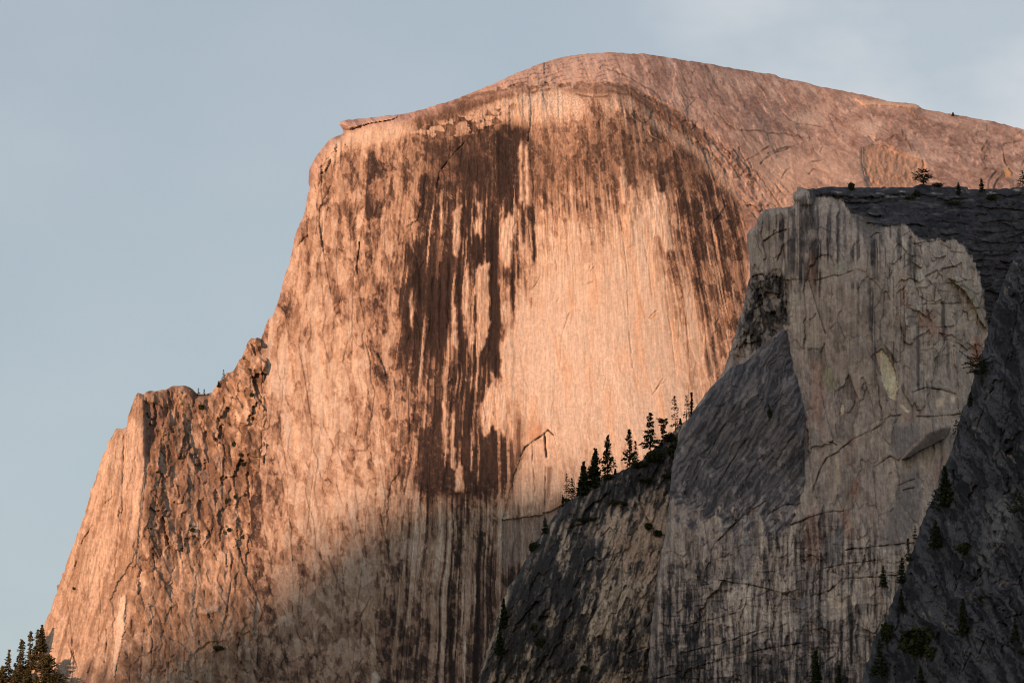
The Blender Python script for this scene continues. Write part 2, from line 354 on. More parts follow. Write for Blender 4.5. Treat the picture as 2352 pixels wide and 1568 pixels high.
def build_dome():
    s = Sheet(SKY_EDGE + [(2520, 520), (1900, 540), (1810, 700), (1770, 880), (1690, 1010), (1570, 1130), (1420, 1250), (1340, 1360), (1280, 1460), (1220, 1720), (550, 1720), (558, 1493), (570, 1381), (580, 1319), (574, 1221), (576, 1140), (588, 1090), (596, 1000), (596, 860), (590, 800)], 1.75, 11, .7)
    U, V = s.U, s.V
    q0 = (U - 1180) / (1 + .00045 * (V - 450)); q = q0 + 4 * gn(U / 90, V / 130, 5)
    # --- overall form: upright face leaning back a little, rounded cap, flank turning away to the right
    Y = rbf([(600,800,10),(590,1200,-40),(560,1700,-95),(900,300,18),(900,700,-12),(900,1100,-42),(900,1700,-95),(1200,300,18),(1200,700,-14),(1200,1100,-44),(1200,1700,-95),
             (1500,320,26),(1500,700,-10),(1500,1100,-38),(1680,450,34),(1660,800,4),(1650,1200,-20),(720,450,22),(660,650,12),
             (1180,215,26),(1400,215,30),(1290,170,62),(1400,160,78),(1560,240,70),(1700,300,84),(1700,200,150),(1800,420,70),(1850,300,150),(1950,400,112),(1950,270,190),(2100,420,150),(2100,320,200),(2300,420,210),(2300,340,262),(2500,420,290),(2000,640,60),(2500,640,220)], U, V)
    d = s.edge(SKY_EDGE)
    wr = np.where(U < 950, 22, np.where(U < 1250, 34, 46)).astype(f32); t = np.clip(1 - d / wr, 0, 1)
    Y = Y + np.where(U < 950, 26, np.where(U < 1250, 24, 40)) * (1 - np.sqrt(np.clip(1 - t * t * np.where(U < 950, .8, .34), 0, 1)))
    # --- regions
    FACE = [(500,1720),(540,800),(600,760),(640,690),(690,500),(712,440),(745,350),(800,300),(900,285),(960,272),(1060,236),(1170,206),(1260,196),(1400,196),(1460,212),(1530,262),(1600,318),(1650,368),(1690,440),(1715,520),(1720,900),(1600,1720)]
    face = s.area(FACE, 5, 6, 1); flank = 1 - face
    # --- surface relief in metres towards the camera
    b1 = fbm(U / 70, V / 110, 4, 21); b2 = fbm(U / 16, V / 20, 4, 22, .5); b3 = fbm(q / 30, V / 120, 3, 23); brk = .35 + .65 * sst(-.35, .25, gn(U / 17, V / 23, 9))
    qs = q - .16 * (V - 700) * sst(1050, 850, U); F1, t1, e1 = facets(qs / 38 + .25 * b1, V / 260 + .25 * b1, 31, 1.3); F2, t2, e2 = facets(qs / 13 + .2 * b3 + .04 * b2, V / 95 + .15 * b1, 32, 1.4); F3, t3, e3 = facets(U / 9 + .5 * b2, V / 13 + .5 * b2, 33, 1.2)
    n1 = gn(q / 15, V / 520, 41); n2 = gn(q / 6, V / 260, 42); n3 = gn(q / 2.8, V / 130, 43)
    left = sst(1010, 850, U) * face
    smooth = s.area([(1190,470),(1300,440),(1500,420),(1560,640),(1640,860),(1560,1000),(1400,1090),(1180,1180),(1160,900),(1150,640)], 40)
    rough = face * (1 - .88 * smooth)
    R = rough * (1.0 * F1 + .6 * F2 + .13 * F3 + 1.5 * b1 + .32 * b2 + .5 * n1 + .35 * n2) + smooth * (.14 * n2 + .10 * n3 + .10 * F1 + .10 * F2)
    # rugged lip left of the brow
    lip = s.area([(700,470),(700,380),(760,310),(800,300),(800,330),(760,380),(726,450)], 8); R = R + lip * (1.6 * F3 + 1.2 * F2)
    # flank: shells of rock peeling off, running down to the right
    th = np.radians(np.interp(U, [1350, 1550, 1750, 2000, 2300], [62, 56, 42, 26, 20])).astype(f32); du = U - 1900; dv = V - 300
    al = du * np.cos(th) + dv * np.sin(th); ac = -du * np.sin(th) + dv * np.cos(th)
    run = fbm(ac / 12 + .6 * b2, al / 50 + .5 * b1, 5, 52, .58); sh = ac / 34 + 1.3 * b1 + .25 * b2; saw = sh - np.floor(sh)
    K1, kt, ke = facets(al / 70 + .7 * b1, ac / 30 + .6 * b1 + .2 * b2, 53, .9); K2, kt2, ke2 = facets(al / 22 + .6 * b2, ac / 11 + .5 * b2, 54, 1.0)
    R = R + flank * (1.5 * b1 + .5 * b2 + .8 * (saw ** 4) * sst(-.1, .4, b3) + .55 * run + .8 * K1 + .45 * K2)
    arc = s.area([(1440,200),(1520,230),(1620,300),(1720,380),(1800,420),(1830,480),(1700,520),(1660,400),(1560,310),(1450,240)], 14, 6); R = R + arc * (.8 * K2 + .9 * K1 + .4 * F3)
    capl = s.area([(1090,212),(1200,150),(1400,110),(1420,160),(1400,198),(1180,206)], 10)
    lay = V + .16 * U + 10 * gn(U / 90, V / 40, 55) + 4 * b2; R = R + capl * (2.2 * ((lay / 9) % 1) - 1) * sst(-.5, .3, b1)
    # --- colour: how far the clean granite is darkened by lichen, black water stains and, in the lower rows, painted evening shade, 0 (clean) to 9 (black)
    ROWS = ['2222235653113344444', '2221255667445555544', '2234445777555556654', '2233446776544435665', '2233346784322214655', '2233367785211113555', '3232468782111112355', '3322467681000011245', '2222456771000001234', '3223446642100001123', '2133346774211111112', '3333347774222222223', '3322334443333333333', '3333333455555555555', '3333344566666666666', '3344445566666666666', '4444455566666666666', '4445555666666666666']
    qc = q + 1.5 * gn(U / 30, V / 60, 44)
    str_ = face * sst(830, 1000, U)                                                              # where water runs in straight strips
    fing = (cols(qc / 15, 45) * 36 + cols(qc / 6.3 + .3, 46) * 30 + cols(qc / 3.4, 47) * 16) * str_; fing = fing * np.where((V > 1030) & (U < 1180), .35, 1) * (1 - .6 * sst(460, 360, V))
    P = table(s, 640, 60, 220, 80, ROWS, U + 14 * b2 + 10 * b1, V + fing + 22 * b1 + 14 * b2)
    pat = fbm(q / 22 + .5 * b2, V / 46 + .4 * b2, 5, 61, .58); pat2 = fbm(q / 8, V / 26, 4, 64, .6); hair = ridge(U / 34 + 1.1 * b2, V / 26 + 1.1 * b2, 3, 62, .6)
    patL = fbm(qs / 30 + .5 * b2, V / 130 + .4 * b2, 5, 73, .55); patM = fbm(qs / 12 + .5 * b2, V / 70 + .4 * b2, 4, 74, .6)
    midk = sst(.05, .35, P) * sst(1.05, .6, P)
    upper = sst(470, 380, V + 30 * b1)
    cst = (1 - .75 * upper) * (.5 * cols(qc / 11, 48) * (.6 + .8 * n1) + .6 * cols(qc / 4.6, 49) * (.6 + n2) + .35 * n3) * str_
    P = P + midk * .26 * cst + (.05 + .05 * midk) * (1.2 * sst(-.12, .12, pat) - .6) * 1.3 + left * (1 - .6 * sst(1220, 1420, V)) * (.075 * (sst(-.03, .05, patL) - .55) + .05 * (sst(.05, .12, patM) - .3) + .05 * patL + .065 * t1 + .04 * t2 + .055) + .10 * sst(.06, .02, e1) * brk * left + .05 * sst(.08, .02, e2) * brk * (.3 + left) + (.06 + .05 * left) * pat2 + .05 * t1 + .045 * t2 * (.5 + left) + .03 * t3
    P = P - smooth * (.6 * sst(.25, .05, P)) * (P - .07)
    P = P + .26 * lip * sst(.1, .5, pat)
    stripe_low = s.area([(930,1180),(1290,1190),(1100,1720),(850,1720)], 50); P = P + stripe_low * .16 * (cols(qc / 9, 71) + .6 * cols(qc / 4, 72))
    def dens(poly, target, a, soft=1.5, wob=2):
        nonlocal P
        P = P + (target - P) * a * s.area(poly, soft, wob, int(poly[0][0]))
    dens([(930,284),(1000,258),(1100,222),(1170,203),(1400,194),(1470,213),(1570,288),(1650,350),(1560,312),(1450,228),(1400,214),(1180,220),(1090,252),(1000,278)], .55, .75, 3, 5)
    BF, bt, be_ = facets(U / 21 + .3 * b2, V / 12 + .25 * b2, 75, 1.0); bl = sst(-.05, .05, bt + .8 * b2) * s.area([(930,300),(1000,284),(1060,262),(1120,240),(1190,214),(1290,204),(1300,226),(1210,262),(1150,284),(1080,310),(1000,318)], 6, 4)
    P = P + (.08 + .25 * sst(.12, .03, be_) - P) * bl * .8; R = R + 1.0 * bl
    dens([(1140,262),(1200,226),(1290,206),(1330,224),(1310,262),(1240,276),(1200,296)], .12, .7, 8, 9)
    dens([(790,284),(930,270),(960,296),(930,322),(860,330),(800,330),(740,400),(720,420),(730,370)], .12, .75, 9, 8)
    # pale slabs and pillars standing in the stained part
    SLABS = ([(1091,616),(1108,606),(1126,598),(1124,660),(1126,740),(1121,770),(1112,800),(1098,816),(1096,760),(1093,690)],
                 [(1041,487),(1056,480),(1058,560),(1050,590),(1041,585)],[(1068,628),(1076,600),(1079,700),(1086,790),(1076,800),(1070,720)],
                 [(1036,680),(1042,640),(1047,740),(1052,800),(1040,790)],[(1086,505),(1100,500),(1102,525),(1090,535)],[(1097,465),(1104,462),(1107,545),(1100,550)],
                 [(1148,560),(1152,520),(1160,500),(1184,470),(1186,530),(1172,545),(1178,620),(1165,610),(1152,600)],
                 [(1046,1090),(1054,1060),(1064,1075),(1066,1130),(1044,1130)],[(1035,950),(1044,940),(1046,1080),(1036,1070)],[(1016,930),(1024,880),(1029,1040),(1018,1040)],
                 [(1052,470),(1060,468),(1057,500)],[(1154,780),(1170,760),(1180,800),(1176,900),(1158,960),(1152,900)],[(1104,930),(1125,880),(1150,890),(1160,990),(1130,985),(1112,1000)],
                 [(1434,500),(1446,470),(1455,560),(1440,570)],[(1500,432),(1530,440),(1545,560),(1530,580),(1505,520)],[(1425,385),(1434,380),(1440,470),(1428,470)],[(1446,430),(1457,428),(1460,500),(1449,500)],[(1060,700),(1066,640),(1070,780),(1064,800)],[(1085,655),(1089,640),(1091,790),(1087,790)],[(940,690),(948,660),(950,760),(942,750)],[(1010,470),(1016,440),(1018,540),(1011,540)],[(1090,440),(1094,410),(1097,470)],[(1205,340),(1212,330),(1216,460),(1208,470)],[(1192,335),(1199,325),(1203,480),(1196,480)])
    gran = fbm(U / 11, V / 10, 4, 82, .62)
    smg = s.area([(955,1020),(990,985),(1050,1000),(1090,1010),(1140,985),(1186,1030),(1178,1110),(1110,1130),(1027,1138),(955,1124)], 9, 9, 4); P = P + (.76 + .22 * gran + .08 * cols(qc / 6, 83) - P) * smg * .8
    brw = s.area([(965,300),(1080,262),(1190,262),(1260,300),(1420,290),(1540,340),(1660,420),(1600,440),(1480,410),(1330,420),(1230,440),(1170,470),(1000,460)], 26, 10, 5); P = P + (.58 + .17 * gran - .10 * sst(1150, 1350, U) - P) * brw * .36
    BLACKS = ([(1127,560),(1138,540),(1148,640),(1150,700),(1147,870),(1138,874),(1128,840),(1126,700)],[(1140,300),(1165,320),(1172,420),(1150,470),(1140,400)],
                 [(1030,560),(1036,620),(1034,760),(1026,760)],[(1055,800),(1066,740),(1072,820),(1060,900)],[(1174,560),(1180,556),(1183,690),(1178,700)],[(1010,600),(1018,600),(1020,800),(1008,800)],
                 [(960,560),(972,556),(970,700),(960,690)],[(1060,880),(1100,900),(1090,1000),(1060,990)],[(984,660),(1000,650),(1004,800),(986,820)],[(1052,640),(1060,600),(1064,760),(1055,780)],[(1220,480),(1226,470),(1232,590),(1226,600)],[(1198,470),(1204,460),(1206,560),(1200,570)])
    jj = np.clip(np.round((V + .22 * fing + 5 * b2 - s.y0) / s.g), 0, s.h - 1).astype(np.intp); ii = np.clip(np.round((U + 3 * b2 + 2 * pat2 - s.x0) / s.g), 0, s.w - 1).astype(np.intp)
    sm = np.clip(sum(s.inside(p_).astype(f32) for p_ in SLABS), 0, 1)[jj, ii]; sm = blur(sm, 1); bm = np.clip(sum(s.inside(p_).astype(f32) for p_ in BLACKS), 0, 1)[jj, ii]; bm = blur(bm, 1)
    P = P + (.13 + .14 * pat2 + .12 * n2 + .10 * cols(qc / 4, 76) - P) * sm * .85; R = R + 1.0 * sm
    P = P + (.95 + .1 * n2 - P) * bm * .8; R = R - 1.0 * bm
    c5 = cols(qc / 3.4, 77); c6 = cols(qc / 5.2 + .4, 78)
    P = P - str_ * sst(400, 500, V + 30 * b1) * sst(.42, .6, P) * (.34 * sst(.62, .70, c5) * sst(.0, .25, gn(np.floor(qc / 3.4) * 7.3, V / 120, 79)) + .26 * sst(.68, .74, c6) * sst(.05, .3, gn(np.floor(qc / 5.2 + .4) * 5.1, V / 160, 80)))
    P = P - .20 * face * sst(.80, .95, hair) * sst(.35, .6, P) * sst(-.4, .2, b1)
    P = P + .42 * face * sst(.45, .8, P) * (1 - P)
    RAMP = [(0, (.535,.455,.39)), (.14, (.49,.395,.32)), (.30, (.40,.292,.222)), (.45, (.26,.172,.124)), (.60, (.125,.080,.060)), (.78, (.046,.032,.028)), (1, (.022,.016,.015))]
    C = ramp(P, RAMP) * (1 + .07 * t1 * left + .05 * t2)[..., None]
    orr = face * sst(.05, .5, fbm(q / 24, V / 190, 4, 63)) * (.18 + .45 * smooth) * sst(.5, .15, P); C = mix(C, ORANGE, orr * .6)
    # flank and cap
    fp = .35 + .09 * sst(-.10, .10, run) + .09 * run + .15 * b1 - .14 * sst(.15, .3, fbm(al / 60 + .3 * b2, ac / 26, 4, 69, .5)) + .16 * fbm(U / 9, V / 6, 4, 66, .6) + .09 * kt + .07 * kt2 + .16 * sst(.07, .0, ke) * sst(-.1, .3, b3) - .18 * sst(.25, .5, fbm(al / 40, ac / 16, 4, 67))
    fp = fp + .22 * sst(.78, .97, saw) * sst(-.1, .4, b3) + arc * .18 * sst(-.1, .4, fbm(U / 14, V / 12, 4, 68, .6))
    FR = [(0, (.50,.385,.325)), (.25, (.385,.275,.232)), (.5, (.25,.17,.142)), (.75, (.155,.10,.083)), (1, (.085,.055,.045))]
    FC = ramp(fp, FR); FC = mix(FC, ramp(.12 + .5 * sst(.6, .95, (lay / 9) % 1) * sst(-.4, .3, b2) + .15 * b2, FR), capl * .8)
    C = mix(C, FC, flank)
    def tint(poly, c, a, soft=4, wob=3): 
        nonlocal C
        C = mix(C, c, a * s.area(poly, soft, wob, int(poly[0][0])))
    def lift(poly, h, soft=0, wob=1.5):
        nonlocal R
        R = R + h * s.area(poly, soft, wob, int(poly[0][0]))
    def crack(pts, w, dep, dark=.0, wob=.7):
        nonlocal R, C
        m = s.line(pts, w * CW, wob) * brk; R = R - dep * CD * m
        if dark: C = mix(C, DARK, dark * .7 * m)
    # broad tints that belong to the rock
    tint([(1820,262),(1850,255),(1910,272),(1890,288),(1810,285)], (.55,.45,.37), .6, 10); tint([(2070,335),(2125,362),(2150,378),(2100,362)], (.58,.48,.40), .75, 7)
    tint([(1740,470),(1720,330),(1800,345),(1960,350),(2000,430),(1900,432),(1840,432),(1820,478)], (.47,.345,.27), .55, 26, 8)
    tint([(1979,368),(1979,340),(2009,332),(2039,335),(2084,358),(2119,368),(2126,400),(2100,430),(2000,430),(1985,400)], (.36,.235,.165), .75, 3); lift([(1979,368),(1979,340),(2009,332),(2039,335),(2084,358),(2119,368),(2126,400),(2100,440),(2000,440),(1985,400)], -5, 4)
    R = R - s.area([(1985,430),(1985,350),(2030,340),(2115,372),(2115,430)], 6) * 2.2 * (.5 + fbm(U / 11, V / 14, 3, 71))
    tint([(2304,385),(2320,388),(2320,408),(2308,406)], (.62,.33,.10), .8, 2)
    tint([(1960,228),(2036,234),(2064,236),(2094,239),(2119,250),(2060,243),(1980,240)], (.60,.42,.29), .8, 2); lift([(1960,226),(2036,230),(2109,238),(2121,252),(2060,244),(1980,241)], 4, 1)
    tint([(1800,172),(1956,210),(2120,250),(2352,298),(2352,320),(2100,265),(1900,222)], (.52,.36,.28), .35, 10)
    for (x, y, w_, h_) in [(1700,185,45,14),(1860,205,40,8),(1935,232,50,8),(1640,170,50,8),(2230,300,60,9),(1760,262,40,7),(2000,290,70,9)]:
        tint([(x-w_,y-h_*.2),(x,y-h_*.6),(x+w_,y+h_),(x+w_*.2,y+h_*.8)], (.50,.40,.33), .45, 7, 6)
    # ledge at the brow, roofed flake low on the right, big flakes
    lift([(781,280),(794,275),(870,268),(930,262),(900,274),(850,283),(800,298),(786,294)], 7, 0, 0); crack([(786,300),(812,293),(850,282),(900,276)], 2.2, 6)
    crack([(800,302),(820,296),(840,292)], 1.5, 3)
    for i in range(26):
        rg = np.random.RandomState(i); x = 722 + rg.rand() * 110; y = 318 + rg.rand() * 110
        if x < 760 - (y - 330) * .5 + 40: crack([(x, y), (x + 9 + 7 * rg.rand(), y - 6 - 5 * rg.rand())], 1.6, 2.2, .35)
    roof = [(1153,1194),(1180,1090),(1206,1027),(1251,995),(1259,987),(1271,997),(1290,1080),(1300,1162),(1249,1180)]
    lift(roof, -1.2); tint([(1182,1090),(1207,1030),(1251,998),(1262,992),(1284,1060),(1292,1120),(1240,1150),(1185,1160)], PALE * (1, .95, .9), .55, 6, 4); crack([(1196,1048),(1206,1027),(1251,995),(1259,987),(1271,998)], 2.8, 7, .45, .4)
    crack([(1251,995),(1253,1025),(1255,1049)], 4.0, 11, 1.0, .2); crack([(1225,1017),(1223,1054),(1229,1119),(1226,1160)], 1.5, 5, .3); crack([(1254,1072),(1252,1120),(1251,1172)], 2.0, 6, .35, .5)
    tint([(1254,1072),(1268,1070),(1262,1110),(1253,1170)], BROWN, .7, 2, 2); tint([(1170,1020),(1190,960),(1203,985),(1190,1060),(1176,1090)], BROWN, .55, 6, 5)  # first brown patch: shade on the flake's right face put into colour
    tint([(1215,1000),(1228,970),(1245,985),(1225,1012)], (.47,.25,.14), .6, 4, 3)
    lift([(1153,1194),(1249,1180),(1289,1162),(1300,1400),(1153,1400)], -4, 0, 3)
    tint([(1153,1196),(1200,1190),(1249,1182),(1289,1164),(1270,1230),(1180,1300),(1150,1300)], (.25,.19,.165), .7, 4, 3)  # stain and undercut shade put into the wall colour below the jagged edge
    crack([(1068.6,326),(1028.6,369),(1008,399),(1003,440)], 2.2, 6, .45)
    crack([(826,556),(824,580),(821,600),(821,628)], 2.4, 10, .7, .6); crack([(821,600),(812,640),(811,700),(810,760),(808,845)], 1.2, 4, .25)
    for c in ([(1279,692),(1284,685),(1296,680)],[(1309,718),(1303,730),(1291,770),(1288,800),(1287,840)],[(1241,633),(1230,655),(1216,670)],[(1349,628),(1356,612)],[(1356,624),(1366,612)],[(1346,654),(1364,646)],[(1491,731),(1500,720),(1509,713)],
              [(1349,524),(1380,526),(1406,528)],[(1424,495),(1434,570),(1441,645),(1444,745),(1454,845)],[(1526,620),(1536,720),(1546,800),(1554,862)],[(1566,683),(1576,740),(1581,795),(1586,850)],[(1616,733),(1622,780),(1627,825)],[(1480,560),(1492,620),(1498,680)],
              [(1269,520),(1274,580),(1280,640)],[(1500,905),(1516,880),(1524,868)],[(1508,892),(1520,880),(1526,878)],[(1384,900),(1392,870)],[(1206,545),(1206,640),(1212,700)],
              [(774,1073),(790,1077),(834,1100),(874,1117),(892,1123),(954,1124),(1027,1137),(1102,1128)],[(777,1176),(777,1276),(772,1376),(769,1451)],[(842,1176),(834,1288),(822,1388),(811,1526)],[(627,1208),(619,1276)],[(640,1210),(633,1292)],[(624,1393),(614,1460),(604,1526)],
              [(954,1176),(944,1290),(937,1376),(932,1551)],[(1039,1226),(1036,1400),(1034,1551)],[(802,1568),(818,1535),(834,1511),(842,1526)],[(690,560),(684,640),(676,700)],[(742,500),(736,600),(744,700)],[(830,500),(850,520),(870,470)],[(628,900),(620,980)],[(655,846),(648,930),(636,990)],[(840,850),(846,900),(838,960)],
              [(770,900),(764,990)],[(880,600),(868,700)],[(720,1090),(712,1160),(706,1230)],[(1100,1330),(1090,1450),(1086,1540)],[(980,1290),(976,1500)],[(1140,1260),(1120,1420)],[(690,1240),(700,1330),(690,1420)]):
        crack(c, 1.25, 3.0, .28)
    tint([(1618,800),(1624,800),(1634,860),(1626,866)], DARK * (1, 1.1, 1.3), .8, 1, 1)
    tint([(1491,733),(1509,712),(1507,722),(1496,734)], (.4,.22,.06), .7, 0, 0)
    tint([(852,1545),(862,1538),(872,1556),(864,1575),(852,1570)], PALE, .8, 1, 1)
    # brow bands, arc and shells on the flank
    for c, w_, dp in (([(1223,214),(1245,208),(1263,204)],2,5),([(1323,216),(1353,222),(1395,221)],2,5),([(1398,192),(1448,202),(1498,229),(1560,257),(1598,289),(1623,309)],4,3),([(1548,306),(1610,331),(1648,364)],3,4),([(1640,330),(1680,378),(1700,410)],3,4),
                   ([(1698,339),(1712,370),(1723,394)],3,6),([(1395,159),(1448,179),(1473,194),(1510,217)],1.4,3),([(1748,376),(1773,354),(1810,341)],2.6,6),([(1710,372),(1735,357),(1768,336)],2.4,5),([(1764,353),(1796,341),(1826,336)],2,5),
                   ([(1884,350),(1890,335),(1897,330)],1.6,4),([(1860,372),(1885,369)],2,4),([(1858,400),(1868,388),(1884,394)],2,4),([(1795,410),(1808,390),(1815,385)],1.4,3),([(2269,323),(2262,335),(2256,344)],2.6,7),
                   ([(2346,323),(2320,330),(2301,335),(2306,350),(2309,373),(2314,380)],2.2,7),([(2289,393),(2281,402),(2274,413),(2271,432)],3.2,9),([(2303,402),(2290,415),(2283,432)],2.8,8),([(2318,388),(2326,396),(2324,404)],2.6,7),([(2119,368),(2121,380),(2118,400)],2.4,6),([(2346,300),(2330,312)],1.6,4),([(2352,370),(2345,386),(2347,395)],2,5),([(1450,270),(1480,300),(1520,330)],1.2,3),([(1560,215),(1600,225),(1570,260)],1,2),([(1800,262),(1830,285),(1900,290)],1,2),([(1640,260),(1690,300),(1740,300),(1860,318)],1.6,4),([(1700,440),(1720,470),(1745,480)],1.6,4),([(1740,400),(1770,440),(1790,470)],1.6,4)):
        crack(c, w_ * 1.1, dp * .55, .0); m_ = s.line(c, w_ * .9, 1.6) * brk; C = mix(C, BROWN * .75, .75 * m_); m_ = lip_of(s, c, w_ * .8) * brk; C = mix(C, (.46,.35,.28), .35 * m_)
    tint([(1405,198),(1450,206),(1500,236),(1560,266),(1600,300),(1630,326),(1610,330),(1560,296),(1500,250),(1440,216)], BROWN * .8, .8, 2, 4)
    for c_, w_ in (([(1290,197),(1400,193),(1450,200),(1516,240),(1560,268),(1603,300),(1645,330),(1684,358),(1712,396),(1732,430)], 4.5), ([(1400,208),(1452,218),(1510,258),(1570,306),(1630,352),(1668,396)], 2.5), ([(1040,236),(1100,216),(1170,202),(1290,196)], 4)):
        m_ = s.line(c_, w_, 2.5) * sst(-.5, .1, fbm(U / 12, V / 9, 4, 81, .6)); C = mix(C, BROWN * .8, .75 * m_); R = R - 1.5 * m_
    tint([(1470,246),(1540,292),(1620,346),(1686,420),(1698,470),(1660,424),(1590,352),(1500,292)], (.47,.36,.29), .5, 6, 7)
    Y = 4800 + Y - R * (.12 + .88 * sst(0, 16, d))
    parts = [("summit_ledge", [(778,290),(779,272),(858,266),(930,257),(900,274),(850,283),(800,298),(786,296)], "thin overhanging ledge at the left end of the dome's brow"),
             ("roofed_flake", roof, "pale flake under a slanting roof, low on the dome's face"),
             ("pale_slab", [(1091,616),(1108,606),(1126,598),(1124,660),(1126,740),(1121,770),(1112,800),(1098,816),(1096,760),(1093,690)], "pale rock slab between black streaks"),
             ("rock_mound", [(1979,368),(1979,340),(2009,332),(2039,335),(2084,358),(2119,368),(2126,400),(2100,430),(2000,430),(1985,400)], "rough brown scooped patch on the dome's right flank"),
             ("summit_block", [(1960,226),(2036,228),(2109,236),(2124,252),(2060,244),(1980,241)], "thin orange ledge on the right skyline of the dome")]
    C = np.dstack([np.clip(C, .012, .8), face * .22 * sst(800, 1000, U) + .08 * face + .03 - .17 * smooth * sst(500, 700, V)]); o = formation(s, "granite_dome", Y, C, MAT_ROCK, parts)
    o["label"] = "huge sunlit granite dome with dark water streaks down its sheer face"
    return s
DOME = build_dome(); print("dome", round(time.time() - T0, 1))

# ------------------------------------------------------------------ rugged shoulder left of the face
SHOULDER_EDGE = [(-150,1640),(30,1556),(45,1545),(50,1540.6),(64,1521),(75.6,1496),(92.4,1462),(103.6,1431),(117.6,1395),(131.6,1353),(151,1297),(168,1252),(179,1221),(193,1187),(201,1160),(207,1130),(215.6,1108),(225,1083),(229.6,1066),(238,1041),(248.6,1030),(249,1013),(257.6,1002),(267,983.6),(290,981),(292.6,971),(297,948.6),(306.6,920.6),(311,909),(316,901.6),(330,906),(336,899.6),(378,895),(392,888),(420,885),(442,893),(453.6,905),(473,905),(487,901),(501,881),(521,856),(529,855),(540,845),(546,834),(560,809),(573,781),(577,776),(598,777)]
def build_shoulder():
    s = Sheet(SHOULDER_EDGE + [(604,800),(616,831),(610,887),(619,932),(614.6,982),(613,1032),(605,1088),(592,1135),(591,1221),(596,1319),(588,1381),(582,1445),(577,1493),(574,1568),(568,1720),(-150,1720)], 1.8, 12, 1.3)
    U, V = s.U, s.V
    Y = rbf([(600,790,18),(600,1000,0),(590,1300,-40),(570,1700,-90),(450,920,20),(450,1100,-8),(450,1300,-40),(450,1700,-92),(330,960,-10),(300,1200,-45),(280,1500,-85),(280,1700,-110),(200,1200,-26),(120,1450,-50),(60,1600,-75),(-140,1700,-60)], U, V)
    d = s.edge(SHOULDER_EDGE); t = np.clip(1 - d / 20, 0, 1); Y = Y + 16 * (1 - np.sqrt(np.clip(1 - t * t * .86, 0, 1)))
    d2, _ = s.dist([(604,800),(616,831),(610,887),(619,932),(614,982),(613,1032),(605,1088),(592,1135),(591,1221),(596,1319),(588,1381),(577,1493),(570,1720)], 0, (0, s.h, 0, s.w)); Y = Y + 3 * np.exp(-(d2 / 7) ** 2)
    pill = s.area([(314,903),(333,915),(337,960),(345,1040),(342,1080),(330,1170),(322,1260),(310,1330),(290,1420),(280,1500),(275,1720),(-150,1720),(60,1520),(150,1297),(207,1130),(250,1010),(292,970)], 8, 5, 3)
    qq = U + .26 * (V - 1200) * sst(420, 200, U) + 4 * gn(U / 60, V / 90, 5)
    b1 = fbm(U / 60, V / 80, 4, 121); b2 = fbm(U / 15, V / 19, 4, 122, .42); brk = .35 + .65 * sst(-.35, .25, gn(U / 17, V / 23, 9))
    A1, i1, g1 = facets(qq / 30 + .3 * b1 + .08 * b2, V / 74 + .3 * b1 + .08 * b2, 131, 1.6); A2, i2, g2 = facets(qq / 12 + .3 * b2, V / 34 + .3 * b2, 132, 1.6); A3, i3, g3 = facets(qq / 24 + .5 * b1 + .2 * b2, V / 170 + .3 * b1, 133, .8); A4, i4, g4 = facets(qq / 6.5, V / 10, 134, 1.2)
    n1 = gn(qq / 10, V / 240, 141); n2 = gn(qq / 4.5, V / 140, 142); rd = ridge(qq / 24 + .5 * b2, V / 70 + .5 * b2, 4, 143)
    low = s.area([(340,1290),(590,1250),(590,1720),(280,1720),(320,1400)], 30, 8, 4)
    rug = (1 - pill) * (1 - .6 * low)
    A0, i0, g0 = facets(qq / 62 + .5 * b1 + .1 * b2, V / 120 + .5 * b1 + .1 * b2, 135, 1.1)
    R = rug * (4.2 * A0 + 2.6 * A1 + 1.4 * A2 + .5 * A4 + 3.0 * b1 + .5 * b2 + 1.2 * rd) + pill * (1.3 * A3 + .5 * A2 * .6 + .9 * n1 + .4 * n2 + 1.0 * b1 + .3 * b2) + low * (.9 * A3 + .5 * n1 + .6 * A2 + .5 * b2)
    cc_ = cols(qq / 9, 151) * .5 + cols(qq / 4, 152) * .4
    mott = fbm(U / 24 + .4 * b2, V / 30 + .4 * b2, 5, 161, .6)
    P = rug * (.53 + .36 * mott + .09 * i0 + .12 * sst(.07, .02, g1) + .08 * i1 + .14 * i2 + .07 * i4 + .12 * b1 - .10 * rd) + pill * (.25 + .16 * sst(-.1, .2, .6 * n1 + .5 * mott) + .10 * n2 + .06 * cc_ + .06 * i3) + (1 - pill) * low * .55 * (.40 + .22 * cc_ + .16 * n1 + .16 * mott)
    C = ramp(P, [(0, (.58,.46,.365)), (.2, (.47,.35,.265)), (.4, (.30,.205,.145)), (.6, (.165,.105,.072)), (.8, (.085,.054,.04)), (1, (.05,.032,.026))])
    def tint(poly, c, a, soft=3, wob=3):
        nonlocal C
        C = mix(C, c, a * s.area(poly, soft, wob, int(poly[0][0])))
    def crack(pts, w, dep, dark=.3):
        nonlocal R, C
        m = s.line(pts, w * CW, .7) * brk; R = R - dep * CD * m; C = mix(C, DARK, dark * .7 * m)
    # tall smooth pillar: pale left side lit in colour, wall falling back to its right painted in shade
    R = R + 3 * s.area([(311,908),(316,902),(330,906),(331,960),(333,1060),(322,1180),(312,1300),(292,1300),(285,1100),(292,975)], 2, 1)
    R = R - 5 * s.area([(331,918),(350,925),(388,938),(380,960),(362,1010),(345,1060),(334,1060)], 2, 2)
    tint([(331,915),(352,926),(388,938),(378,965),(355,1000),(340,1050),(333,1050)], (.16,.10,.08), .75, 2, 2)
    tint([(292,1030),(300,980),(322,970),(330,1080),(318,1190),(296,1200)], (.60,.43,.32), .7, 8, 3)
